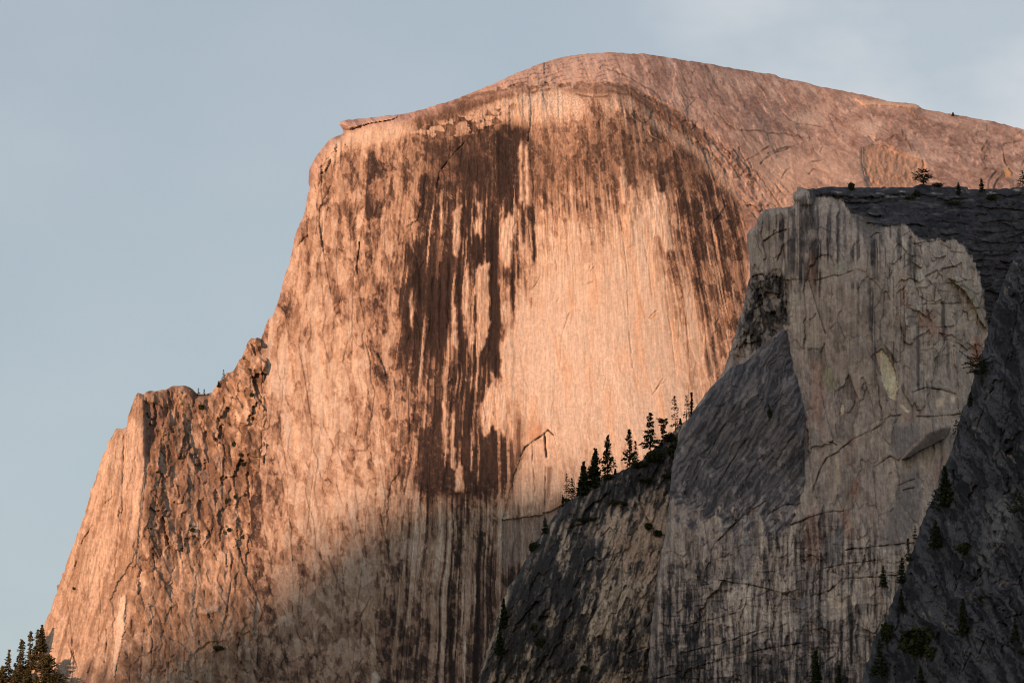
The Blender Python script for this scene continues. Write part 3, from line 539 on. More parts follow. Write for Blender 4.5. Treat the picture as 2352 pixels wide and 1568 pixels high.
    tint([(274,1370),(288,1362),(286,1440),(270,1510),(262,1560),(256,1540),(266,1440)], (.60,.47,.37), .9, 1, 2); R = R + 2 * s.area([(274,1370),(288,1362),(286,1440),(270,1510),(262,1560),(256,1540),(266,1440)], 0, 1)
    tint([(494,1275),(505,1262),(525,1268),(532,1285),(526,1290),(508,1282),(500,1310),(496,1400),(488,1400)], (.47,.36,.28), .65, 2, 2)
    tint([(454,1390),(478,1396),(506,1384),(500,1404),(470,1410),(456,1408)], (.40,.31,.25), .7, 1, 2); R = R + 3 * s.area([(454,1390),(478,1396),(506,1384),(500,1404),(470,1410),(456,1408)], 1, 1)
    tint([(430,1440),(440,1320),(456,1310),(446,1450),(434,1500)], (.45,.35,.27), .55, 3, 2)
    tint([(186,1545),(200,1515),(215,1505),(216,1535),(204,1568),(186,1575)], (.17,.115,.09), .8, 2, 2); tint([(226,1545),(246,1530),(246,1580),(222,1590)], (.17,.115,.09), .7, 2, 3)
    tint([(430,900),(450,905),(470,925),(462,938),(440,930)], (.2,.13,.10), .6, 2, 3)
    tint([(470,1090),(480,1060),(490,1075),(484,1092)], (.16,.1,.08), .6, 2, 2); tint([(440,1110),(470,1060),(494,1062),(480,1100),(450,1120)], (.17,.11,.09), .6, 4, 5)
    tint([(345,930),(420,980),(540,1030),(560,1130),(500,1230),(400,1240),(345,1200),(350,1100)], (.17,.11,.08), .35, 30, 12)
    for c, w_, dp in (([(214,1205),(203,1222),(192,1236),(186,1250),(180,1275),(172,1300)],2.2,7),([(284,1000),(284,1060),(281,1110),(280,1160),(276,1200)],2.4,6),([(276,1165),(272,1220),(266,1280),(264,1330)],1.8,4),([(244,1444),(246,1470),(243,1495),(240,1520)],2.4,8),([(163,1385),(160,1420),(164,1450),(168,1485),(172,1515),(180,1540)],1.6,5),([(156,1370),(158,1420),(152,1460),(166,1500)],1.4,4),
                     ([(386,940),(380,960),(372,985)],2.2,6),([(352,1200),(358,1140),(372,1080)],1.8,5),([(353,1270),(356,1300),(355,1330)],2,6),([(532,1285),(532,1330),(524,1380),(518,1420)],2,6),([(612,1010),(608,1028)],3,8),([(600,830),(604,900),(596,940)],1.8,5),([(520,950),(512,1010),(520,1060)],1.5,4),([(420,1420),(424,1500),(420,1560)],1.6,4),([(332,1440),(326,1500),(322,1568)],2,5),([(345,1400),(350,1470),(346,1568)],1.6,4),([(390,1480),(386,1568)],1.4,4),([(300,1500),(298,1568)],1.4,4),([(229,1290),(231,1400),(226,1470)],1.4,4),([(205,1300),(204,1380)],1.3,3),([(551,1462),(545,1500),(552,1568)],2,6)):
        crack(c, w_, dp)
    Y = 4789 + Y - R * (.2 + .8 * sst(0, 14, d))
    parts = [("rock_pillar", [(311,909),(314,898),(330,904),(331,960),(333,1060),(322,1180),(312,1300),(292,1300),(285,1100),(292,972),(300,940)], "smooth upright pillar with a pointed top on the shoulder's left edge"),
             ("pale_slab", [(274,1370),(288,1362),(286,1440),(270,1510),(262,1560),(256,1540),(266,1440)], "narrow pale slab low on the shoulder")]
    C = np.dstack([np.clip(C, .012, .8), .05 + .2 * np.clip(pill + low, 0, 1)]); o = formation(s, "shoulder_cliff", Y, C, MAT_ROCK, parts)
    o["label"] = "rugged sunlit brown cliff shoulder left of the dome's sheer face"
    return s
SHOULDER = build_shoulder(); print("shoulder", round(time.time() - T0, 1))

# ------------------------------------------------------------------ wooded ridge in the shade (middle)
RIDGE_EDGE = [(1060,1720),(1097,1568),(1117,1493),(1128,1471),(1137,1441),(1149,1401),(1166,1348),(1186,1326),(1209,1283),(1221,1256),(1236,1236),(1249,1221),(1259,1206),(1266,1194),(1279,1179),(1291,1159),(1304,1147),(1324,1141),(1341,1131),(1354,1116),(1374,1108),(1379,1099),(1406,1089),(1416,1086),(1449,1071),(1474,1057),(1484,1044),(1499,1033),(1511,1024),(1519,1009),(1534,999),(1551,987),(1566,972),(1581,962),(1620,930)]
LT = np.array((.44,.345,.25)); DK = np.array((.085,.078,.075)); MID = np.array((.20,.165,.135))
def build_ridge():
    s = Sheet(RIDGE_EDGE + [(1680,1000),(1600,1720)], 1.7, 13, 1.6)
    U, V = s.U, s.V; q = U + .35 * (V - 1300)
    Y = rbf([(1100,1600,10),(1250,1230,10),(1400,1095,30),(1560,985,60),(1620,940,70),(1250,1400,-45),(1400,1250,-25),(1500,1150,10),(1400,1600,-90),(1600,1400,-60),(1600,1720,-110),(1150,1720,-10),(1700,1000,80)], U, V)
    d = s.edge(RIDGE_EDGE); t = np.clip(1 - d / 24, 0, 1); Y = Y + 22 * (1 - np.sqrt(np.clip(1 - t * t * .86, 0, 1)))
    b1 = fbm(U / 50, V / 60, 4, 221); b2 = fbm(U / 13, V / 15, 4, 222, .42); brk = .35 + .65 * sst(-.35, .25, gn(U / 17, V / 23, 9)); A1, i1, g1 = facets(q / 28 + .3 * b1, V / 74 + .3 * b1, 231, 1.5); A2, i2, g2 = facets(q / 10 + .2 * b2, V / 32 + .2 * b2, 232, 1.6); A3, i3, g3 = facets(q / 5.5, V / 9, 233, 1.2)
    n1 = gn(q / 8, V / 60, 241); rd = ridge(q / 22 + .5 * b2, V / 40 + .4 * b2, 4, 243)
    R = 1.8 * A1 + 1.0 * A2 + .3 * A3 + 2.0 * b1 + .35 * b2 + 1.2 * rd
    P = .0 * U
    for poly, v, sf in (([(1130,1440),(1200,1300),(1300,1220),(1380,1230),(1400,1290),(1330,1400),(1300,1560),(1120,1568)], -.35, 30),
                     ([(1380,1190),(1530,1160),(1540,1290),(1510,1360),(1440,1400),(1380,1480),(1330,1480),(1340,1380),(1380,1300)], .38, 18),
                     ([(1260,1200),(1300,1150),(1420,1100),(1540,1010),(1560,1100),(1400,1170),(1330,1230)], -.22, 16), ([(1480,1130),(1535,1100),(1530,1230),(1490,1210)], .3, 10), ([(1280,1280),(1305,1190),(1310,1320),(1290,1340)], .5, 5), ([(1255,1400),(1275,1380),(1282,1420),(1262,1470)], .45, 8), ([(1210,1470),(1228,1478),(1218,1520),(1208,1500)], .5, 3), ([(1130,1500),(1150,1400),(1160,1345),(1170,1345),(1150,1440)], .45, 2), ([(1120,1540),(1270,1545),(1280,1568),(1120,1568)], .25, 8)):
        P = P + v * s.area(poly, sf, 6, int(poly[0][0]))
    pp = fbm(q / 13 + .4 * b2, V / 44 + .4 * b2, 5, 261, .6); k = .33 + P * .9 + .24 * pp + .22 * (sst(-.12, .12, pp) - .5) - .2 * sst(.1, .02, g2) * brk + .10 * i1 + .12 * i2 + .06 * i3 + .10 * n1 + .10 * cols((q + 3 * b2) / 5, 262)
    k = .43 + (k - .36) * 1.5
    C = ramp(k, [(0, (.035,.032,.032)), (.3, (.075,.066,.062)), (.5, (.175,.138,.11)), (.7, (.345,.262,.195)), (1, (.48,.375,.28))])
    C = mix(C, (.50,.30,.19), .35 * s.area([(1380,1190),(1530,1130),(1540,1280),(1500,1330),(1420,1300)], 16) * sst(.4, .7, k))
    def crack(pts, w, dep):
        nonlocal R, C
        m = s.line(pts, w * CW, 1.5) * brk; R = R - dep * CD * m; C = mix(C, DK * .5, .4 * m)
    for c, w_, dp in (([(1372,1242),(1400,1211),(1440,1240)],2,5),([(1440,1080),(1480,1180),(1505,1220),(1524,1230)],4,7),([(1430,1255),(1428,1350),(1410,1420)],2,5),([(1390,1370),(1366,1400),(1350,1440)],1.5,4),([(1460,1290),(1450,1370),(1430,1440)],1.5,4),([(1300,1215),(1366,1192)],4,6),([(1400,1150),(1440,1160)],4,6),([(1285,1330),(1276,1440)],2,4),([(1220,1350),(1216,1460)],2,4),([(1440,1500),(1540,1470),(1620,1450)],1.6,4),([(1420,1545),(1500,1540),(1620,1555)],1.6,4)):
        crack(c, w_, dp)
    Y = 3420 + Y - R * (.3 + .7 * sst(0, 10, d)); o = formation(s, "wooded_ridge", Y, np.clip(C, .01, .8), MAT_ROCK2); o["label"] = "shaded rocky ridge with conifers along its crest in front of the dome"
    return s
RIDGE = build_ridge(); print("ridge", round(time.time() - T0, 1))

# ------------------------------------------------------------------ shaded side cliff with its grey apron
CLIFF_EDGE = [(1480,1720),(1492,1480),(1508,1330),(1525,1250),(1538,1150),(1545,1060),(1560,1000),(1575,972),(1589,952),(1604,927),(1629,892),(1654,866),(1664,848),(1679,803),(1691,758),(1706,710),(1718,653),(1722.5,626),(1719.5,590),(1716.5,536),(1724,526),(1733,521),(1739,503),(1754,482),(1775,478),(1814,475),(1826,466),(1821,455),(1821,443),(1829.6,439),(1830.5,429),(1844,431),(1853,434),(1874,434),(1901,429),(1931,430),(1964,431),(2000,431),(2045,430),(2096,431),(2114,423),(2141,425),(2174,429),(2222,430),(2225,436),(2270,434),(2303,433),(2351,430),(2520,425)]
def build_cliff():
    s = Sheet(CLIFF_EDGE + [(2520, 700), (2400, 900), (2300, 1150), (2160, 1450), (2090, 1720)], 1.65, 14, 1.1)
    U, V = s.U, s.V; q = U + 3 * gn(U / 60, V / 90, 6)
    Y = rbf([(1720,560,45),(1700,760,40),(1670,850,30),(1830,470,20),(1830,700,0),(1950,560,-6),(1950,900,-22),(1950,1200,-45),(1950,1700,-100),(2100,520,8),(2100,900,-20),(2240,900,10),(2240,700,20),(2100,440,52),(2300,440,70),(1900,440,30),(2300,560,40),(2500,430,90),(2400,900,30),(2150,1200,-40),(2150,1700,-90),(1700,1100,-20),(1700,1400,-55),(1600,1100,0),(1560,1400,-30),(1520,1700,-60),(1700,1700,-100)], U, V)
    d = s.edge(CLIFF_EDGE); t = np.clip(1 - d / 18, 0, 1); Y = Y + np.where(V < 460, 6, 20) * (1 - np.sqrt(np.clip(1 - t * t * .86, 0, 1)))
    SLAB = [(1440,1400),(1500,1000),(1589,950),(1646,875),(1676,846),(1721,822),(1760,783),(1781,765),(1808,752),(1814,803),(1826,860),(1838,896),(1848,941),(1850,968),(1846,1020),(1850,1100),(1830,1180),(1780,1250),(1680,1300),(1560,1350)]
    slab_h = s.area(SLAB, 2, 2, 2); pz = fbm(U / 24, V / 34, 5, 319, .6); slab = sst(.38, .62, s.area(SLAB, 4, 4, 2) * sst(1340, 1130, V + .18 * (1850 - U) + 130 * pz) + .0)
    ds, sl2 = s.dist([(1589,950),(1646,875),(1676,846),(1721,822),(1760,783),(1781,765),(1808,752),(1814,803),(1826,860),(1838,896),(1848,941),(1850,968)], 60)
    rr = np.zeros_like(U); rr[sl2] = np.clip(1 - ds / 40, 0, 1); Y = Y - slab_h * (16 - 13 * rr ** 2) * sst(1130, 940, V + .25 * (1850 - U))
    TOP = [(1850,433),(1885,450),(1935,458),(1958,492),(1990,500),(2010,520),(2040,514),(2085,515),(2095,540),(2135,552),(2190,548),(2215,562),(2232,590),(2256,650),(2264,720),(2280,800),(2520,900),(2520,400),(1850,400)]
    top = sst(.36, .64, s.area(TOP, 9, 5, 5) + .30 * fbm(U / 18, V / 14, 5, 318, .6) + (.10 * cols((U + 2 * gn(U / 20, V / 40, 3)) / 9, 315) + .07 * cols(U / 4.4, 316)) * sst(.05, .4, s.area(TOP, 9, 5, 5))); LOW = [(1500,1300),(1700,1230),(1850,1180),(1940,1190),(2060,1260),(2160,1300),(2160,1720),(1480,1720)]; low = s.area(LOW, 40, 12, 6)
    wall = np.clip(1 - slab - top, 0, 1)
    b1 = fbm(U / 60, V / 80, 4, 321); b2 = fbm(U / 14, V / 17, 4, 322, .42); brk = .35 + .65 * sst(-.35, .25, gn(U / 17, V / 23, 9))
    A1, i1, g1 = facets(q / 44 + .3 * b1 + .03 * b2, V / 130 + .3 * b1 + .03 * b2, 331, 1.3); A2, i2, g2 = facets(q / 13 + .15 * b2, V / 40 + .15 * b2, 332, 1.4); vv = V + .14 * U + 6 * b1
    A3, i3, g3 = facets(q / 24 + .2 * b1, vv / 19 + .15 * b1, 333, 1.1); A4, i4, g4 = facets(U / 8 + .4 * b2, V / 10 + .4 * b2, 334, 1.1)
    n1 = gn(q / 9, V / 300, 341); n2 = gn(q / 4, V / 150, 342); n3 = gn(q / 2.6, V / 70, 343)
    th = np.radians(np.interp(V, [760, 950, 1250], [118, 122, 128])).astype(f32) + .10 * b1; du = U - 1700; dv = V - 1000; al = du * np.cos(th) + dv * np.sin(th); ac = -du * np.sin(th) + dv * np.cos(th)
    rs = fbm(ac / 7.5 + .25 * b2, al / 60 + .3 * b1, 5, 345, .62); S1, is1, gs1 = facets(ac / 15 + .5 * b2, al / 70 + .6 * b1, 346, .8); S2, is2, gs2 = facets(ac / 5.5 + .4 * b2, al / 26 + .4 * b2, 347, .9)   # the apron's grain runs down to the left
    jz = s.area([(2030,520),(2200,548),(2262,700),(2262,830),(2120,800),(2060,690)], 20); but = s.area([(1700,830),(1720,640),(1716,540),(1740,500),(1812,476),(1816,640),(1812,750),(1740,800)], 10, 6); brok = s.area([(1680,840),(1715,640),(1770,625),(1812,640),(1812,750),(1740,800)], 10, 6)
    R = wall * (1.1 * A1 + .35 * A2 + 1.3 * b1 + .2 * b2 + .4 * n1 + .2 * n2) + jz * (1.3 * A3 + .5 * A2) + brok * (2.4 * A2 + 1.6 * A3 + .8 * A4) + but * 1.0 * A2 + slab * (1.6 * b1 + .2 * b2 + .45 * rs + .5 * S1 + .3 * S2) + low * (1.0 * A1 + .6 * A3 + .5 * A2 + .2 * A4 + .5 * n1 + .4 * n2)
    lay = V + .05 * U + 14 * gn(U / 70, V / 30, 361) + 7 * b2; T1, it1, gt1 = facets(U / 40 + .6 * b1, V / 9 + .5 * b1 + .3 * b2, 362, .9); R = R + top * (1.0 * ((lay / 17) % 1) * sst(-.4, .3, b1) + 1.6 * T1 + 1.4 * b1 + .7 * A4)
    # colour, 0 black to 1 cream
    qc = q + 1.2 * gn(U / 30, V / 50, 351); cc_ = .5 * cols(qc / 11, 352) * (.6 + .8 * n1) + .5 * cols(qc / 4.6, 353) * (.6 + n2) + .3 * n3; pat = fbm(q / 20 + .5 * b2, V / 44 + .4 * b2, 5, 354, .58)
    WR = [(0, (.03,.028,.03)), (.2, (.085,.073,.069)), (.4, (.205,.165,.143)), (.6, (.395,.318,.272)), (.8, (.52,.425,.352)), (1, (.66,.56,.45))]
    P = .58 + .10 * cc_ + .05 * (sst(-.1, .1, fbm(q / 7, V / 40, 4, 359, .6)) - .5) + .10 * sst(-.06, .08, pat) - .05 + .05 * pat + .06 * i1 - .16 * sst(.05, .015, g1) * brk - jz * .25 * sst(.10, .02, g3) * brk + .05 * i1 + .03 * i2 + .03 * b2
    lite = s.area([(2000,525),(2085,516),(2140,555),(2215,565),(2255,660),(2262,760),(2240,900),(2210,960),(2100,950),(2080,800),(2040,640)], 24, 8, 7); P = P + lite * (.13 + .10 * i3 * jz)
    P = P - .36 * wall * sst(-.35, .15, gn(q / 24, V / 50, 358)) * sst(.20, .42, .34 * cols(qc / 13, 355) + .34 * cols(qc / 5.5, 356) + .22 * cols(qc / 3, 357) + .5 * n1 + .5 * s.area([(1812,450),(2000,470),(2080,620),(1960,640),(1816,640)], 40) - .05) * sst(.1, .5, s.area([(1812,450),(2000,460),(2090,640),(2120,900),(2080,900),(1960,640),(1816,640)], 50) + .12)
    P = P - brok * (.18 + .22 * sst(.1, -.3, pat) - .12 * i2) - but * .03 * i2
    pv = fbm(q / 8 + .2 * b2, V / 75 + .2 * b1, 5, 378, .6); ph = ridge(U / 120 + .3 * b1, vv / 26, 3, 379, .55); k = .44 + .26 * (sst(-.12, .12, pv) - .5) + .12 * pv + .10 * pat - .26 * sst(.62, .85, ph) * brk + .10 * sst(.35, .6, ph) + .10 * i1 + .10 * i3 + .09 * i2 + .26 * cc_ - .22 * sst(.10, .02, g3) * brk - .12 * sst(.10, .02, g2) * brk + .22 * s.area([(1640,1260),(1800,1290),(1830,1420),(1900,1360),(2080,1250),(2100,1330),(1880,1420),(1760,1480),(1680,1400)], 30) - .16 * s.area([(1500,1300),(1660,1280),(1660,1700),(1490,1700)], 30) - .12 * sst(1400, 1560, V)
    P = P + (k - P) * low
    ks = .29 + .10 * (sst(-.1, .1, rs) - .5) + .13 * rs + .05 * is1 + .06 * is2 + .05 * b1 - .14 * sst(.09, .02, gs1) * brk - .08 * sst(.1, .02, gs2) * brk + .20 * sst(.12, .45, fbm(U / 20, V / 44, 5, 374, .6) + .55 * sst(950, 1230, V) - .30); P = P + (ks - P) * slab
    kt = .10 + .05 * it1 + .05 * b2 + .05 * pat + .04 * i4 + .42 * sst(.22, .5, fbm(U / 36, V / 8, 5, 376, .55)) * s.area([(1850,428),(2340,425),(2340,455),(2000,462),(1900,456)], 6) + .16 * sst(.25, .5, fbm(U / 50, V / 9, 5, 377, .6)); P = P + (kt - P) * top
    C = ramp(P, WR); C = mix(C, C * np.array((.90, .98, 1.12)), np.clip(slab + top, 0, 1))
    def tint(poly, c, a, soft=2, wob=2):
        nonlocal C
        C = mix(C, c, a * s.area(poly, soft, wob, int(poly[0][0])))
    def lift(poly, h, soft=0, wob=1.5):
        nonlocal R
        R = R + h * s.area(poly, soft, wob, int(poly[0][0]))
    def crack(pts, w, dep, dark=.45):
        nonlocal R, C
        m = s.line(pts, w * CW, .8) * brk; R = R - dep * CD * m + .14 * dep * lip_of(s, pts, 4.5) * brk; C = mix(C, (.03,.028,.028), dark * .6 * m)
    RED = (.40,.15,.085); CREAM = np.array((.90,.735,.53))
    oval = [(2010,812),(2024,800),(2036,812),(2057,854),(2061,890),(2054,920),(2039,911),(2030,890),(2021,854)]
    tint(oval, CREAM, .95, 0, 1.5); lift(oval, -2.5); tint([(2012,812),(2022,802),(2024,860),(2018,850)], (.50,.30,.20), .5)
    tint([(1917,606),(1930,594),(1942,596),(1945,618),(1930,626),(1917,626)], (.36,.33,.27), .85, 1); tint([(1930,930),(1936,928),(1938,948),(1931,952)], CREAM, .7, 0, 1); tint([(2062,925),(2075,930),(2088,944),(2080,946)], CREAM, .8, 0, 1)
    tint([(2150,915),(2170,913),(2165,930),(2148,935)], CREAM, .6, 1); tint([(2183,912),(2195,908),(2192,925),(2183,925)], CREAM, .5, 1); tint([(1917,1045),(1926,1040),(1930,1110),(1918,1125)], CREAM * .72, .7, 1)
    for poly, a in (([(2110,715),(2140,705),(2150,735),(2180,770),(2150,775),(2115,760)],.5),([(2238,770),(2252,770),(2254,830),(2236,850),(2228,820)],.85),([(2160,1030),(2175,1040),(2160,1110),(2140,1110)],.55),([(1952,1000),(1968,1005),(1962,1025),(1953,1020)],.85),([(1955,1110),(1966,1085),(1974,1125),(1966,1148),(1952,1145)],.8),([(1938,1045),(1948,1042),(1946,1075),(1939,1070)],.75),
                    ([(1862,830),(1888,835),(1892,900),(1884,990),(1866,960)],.4),([(1880,970),(1894,975),(1896,1050),(1884,1080)],.45),([(1925,1170),(1950,1172),(1956,1225),(1946,1250),(1935,1215)],.75),([(1850,1180),(1880,1160),(1890,1230),(1880,1300),(1850,1300),(1840,1250)],.4),([(1855,925),(1868,930),(1860,1010),(1850,1000)],.45),([(1965,860),(1974,850),(1976,900),(1969,930)],.3),([(1850,640),(1866,560),(1880,640),(1866,680)],.25),([(2070,952),(2096,958),(2096,964),(2070,962)],.8),([(1690,800),(1700,790),(1700,820),(1690,830)],.4),([(2060,660),(2080,650),(2086,700),(2068,705)],.3)):
        tint(poly, RED, a * (.45 if poly[0][1] > 850 else .75), 5, 6)
    tint([(1890,850),(1908,840),(1920,880),(1905,900),(1888,880)], (.30,.30,.17), .55, 3, 3)
    for poly in ([(2080,1080),(2110,1090),(2115,1170),(2070,1260),(2030,1260),(2020,1220),(2050,1160)],[(1900,1250),(1930,1190),(1940,1240),(1920,1300),(1895,1300)],[(1868,985),(1880,1000),(1882,1030),(1868,1030)],[(2045,985),(2110,975),(2110,1010),(2070,1050),(2045,1040)],[(1690,1260),(1730,1230),(1725,1330),(1690,1340)],[(1830,1380),(1860,1360),(1850,1440),(1825,1440)]): tint(poly, (.20,.19,.19), .65, 5, 4)
    for (x, y0, y1, w_) in [(1822,480,620,6),(1852,470,560,5),(1877,440,650,3),(1924,490,620,5),(1940,480,600,3),(1906,470,560,4),(2064,515,600,5),(2090,540,640,7),(2100,560,660,5),(2022,540,570,9),(2108,740,900,5),(2166,690,800,6),(2176,760,880,2),(1998,640,780,5),(1838,560,700,3),(1788,640,700,4),(2160,1010,1060,5),(1720,1480,1568,9),(1780,1500,1568,8),(1846,1440,1568,8),(1690,1510,1568,6),(1880,1400,1500,5),(1900,1380,1480,4),(1950,1370,1440,6)]:
        tint([(x - w_ * .6, y0), (x + w_ * .4, y0 - 6), (x + w_, (y0 + y1) / 2), (x + w_ * .3, y1), (x - w_ * .5, y1 - 20), (x - w_ * .8, (y0 + y1) / 2)], (.055,.052,.055), .8, 1.5, 2.5)
    # buttress: broken ledges on the left
    for c, w_, dp in (([(1730,636),(1752,630),(1760,640)],4,7),([(1758,642),(1785,636),(1800,645)],3.5,6),([(1755,554),(1780,536),(1806,528)],3.5,6),([(1786,600),(1800,560),(1808,640)],3,6),([(1795,720),(1800,660),(1806,600)],2.5,5),([(1735,710),(1760,690),(1800,680)],2,4),([(1725,700),(1715,740)],2,4),([(1720,760),(1750,720)],2,4),([(1765,700),(1780,730),(1806,735)],2,4),([(1700,800),(1720,770),(1740,790)],1.6,4),
                      ([(1817,641),(1868,644),(1934,632),(1964,620)],1.6,3),([(1860,735),(1870,728),(1874,720)],1.5,3),([(1876,452),(1880,520),(1877,640)],2,4),([(1956,490),(2000,500),(2060,492)],1.4,3),([(2000,545),(2012,535),(2040,538)],1.6,4),([(2100,560),(2180,548),(2196,550)],1.5,3),([(2150,640),(2165,618),(2190,612)],2,5),([(2180,641),(2200,650),(2216,644)],2.5,5),([(2150,650),(2145,690),(2120,700)],2,4),([(2110,700),(2160,697),(2230,695)],1.8,4),([(2095,590),(2100,640),(2110,680)],2,4),
                      ([(2096,902),(2110,895),(2126,890),(2160,894),(2195,905)],2,6),([(2108,956),(2150,956),(2210,950)],2,6),([(2030,965),(2046,955),(2066,953)],2,5),([(1928,1037),(1898,1052),(1887,1072),(1877,1097),(1866,1133)],2,6),([(1925,1037),(1961,1007),(2000,990),(2033,968)],1.6,4),([(2010,1071),(2030,1058),(2045,1047)],2,5),([(2045,1047),(2065,1058),(2070,1050)],1.6,4),([(1817,1205),(1862,1187)],3,7),([(1862,1187),(1900,1176),(1940,1172)],1.5,3),([(1950,950),(1962,930),(1964,920)],1.5,4),([(1940,948),(1975,949)],1.2,3),([(1900,1016),(1910,1015),(1922,1022)],1.5,4),([(2013,860),(2020,920),(2028,958)],2.4,5),
                      ([(1646,1331),(1735,1345),(1808,1366)],1.8,5),([(1862,1369),(1906,1356),(1935,1329),(2000,1325),(2065,1320)],2.2,6),([(1646,1518),(1741,1493),(1835,1477)],1.8,5),([(1943,1263),(2000,1256),(2100,1246)],1.8,5),([(1890,1305),(1950,1294),(2030,1284)],1.4,4),([(1500,1560),(1640,1520)],1.5,4),([(1540,1440),(1600,1430),(1700,1405)],1.6,4),([(1560,1500),(1650,1480),(1760,1440)],1.5,4),([(1620,1290),(1640,1250),(1690,1200)],1.5,4),([(1760,1260),(1770,1350),(1760,1420)],1.4,3),([(1700,1420),(1715,1380),(1720,1340)],1.6,4),([(1820,1500),(1836,1460),(1850,1430)],1.5,4),([(2062,1115),(2085,1105),(2100,1100)],1.8,5),([(2074,1126),(2100,1120)],1.5,4),([(1766,1180),(1800,1160),(1840,1155)],1.5,4),([(1650,1240),(1700,1190),(1760,1150)],1.5,4),([(1600,1100),(1650,1000),(1690,930)],1.3,3),([(1640,1130),(1680,1060),(1720,1000)],1.3,3),([(1560,1130),(1590,1050)],1.3,3),([(1765,930),(1772,950),(1768,968)],3,4)):
        crack(c, w_, dp)
    fin = [(2069,1055),(2090,1034),(2111,1016),(2132,992),(2160,984),(2183,977),(2178,995),(2168,1007),(2140,1022),(2114,1034),(2090,1050)]
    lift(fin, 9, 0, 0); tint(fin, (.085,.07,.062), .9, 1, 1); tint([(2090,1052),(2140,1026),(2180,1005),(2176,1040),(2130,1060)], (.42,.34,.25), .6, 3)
    flake = [(2180,641),(2200,640),(2216,644),(2232,665),(2243,689),(2258,725),(2266,756),(2250,735),(2236,700),(2215,668)]
    lift(flake, 5, 0, 0); tint(flake, (.36,.31,.245), .8, 1, 1)
    lift([(1880,434),(2096,428),(2100,446),(1960,455),(1890,448)], 4, 1, 2)
    lift([(1826,470),(1822,440),(1832,428),(1850,433),(1872,440),(1870,470)], 3, 1, 2)
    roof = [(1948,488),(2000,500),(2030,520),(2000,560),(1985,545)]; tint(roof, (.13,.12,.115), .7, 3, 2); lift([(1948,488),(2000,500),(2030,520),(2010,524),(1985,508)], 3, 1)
    Y = 3230 + Y - R * (.2 + .8 * sst(0, 12, d))
    parts = [("pale_scar", oval, "cream oval scar where rock has fallen off"), ("overhang", fin, "dark slanting overhang low on the cliff"), ("curved_flake", flake, "pale curved flake at the cliff's right edge")]
    C = np.dstack([np.clip(C, .008, .8), .05 + .15 * np.clip(wall, 0, 1)]); o = formation(s, "side_cliff", Y, C, MAT_ROCK2, parts); o["label"] = "grey streaked cliff in shade with a dark flat rim and rust stains"
    return s
CLIFF = build_cliff(); print("cliff", round(time.time() - T0, 1))

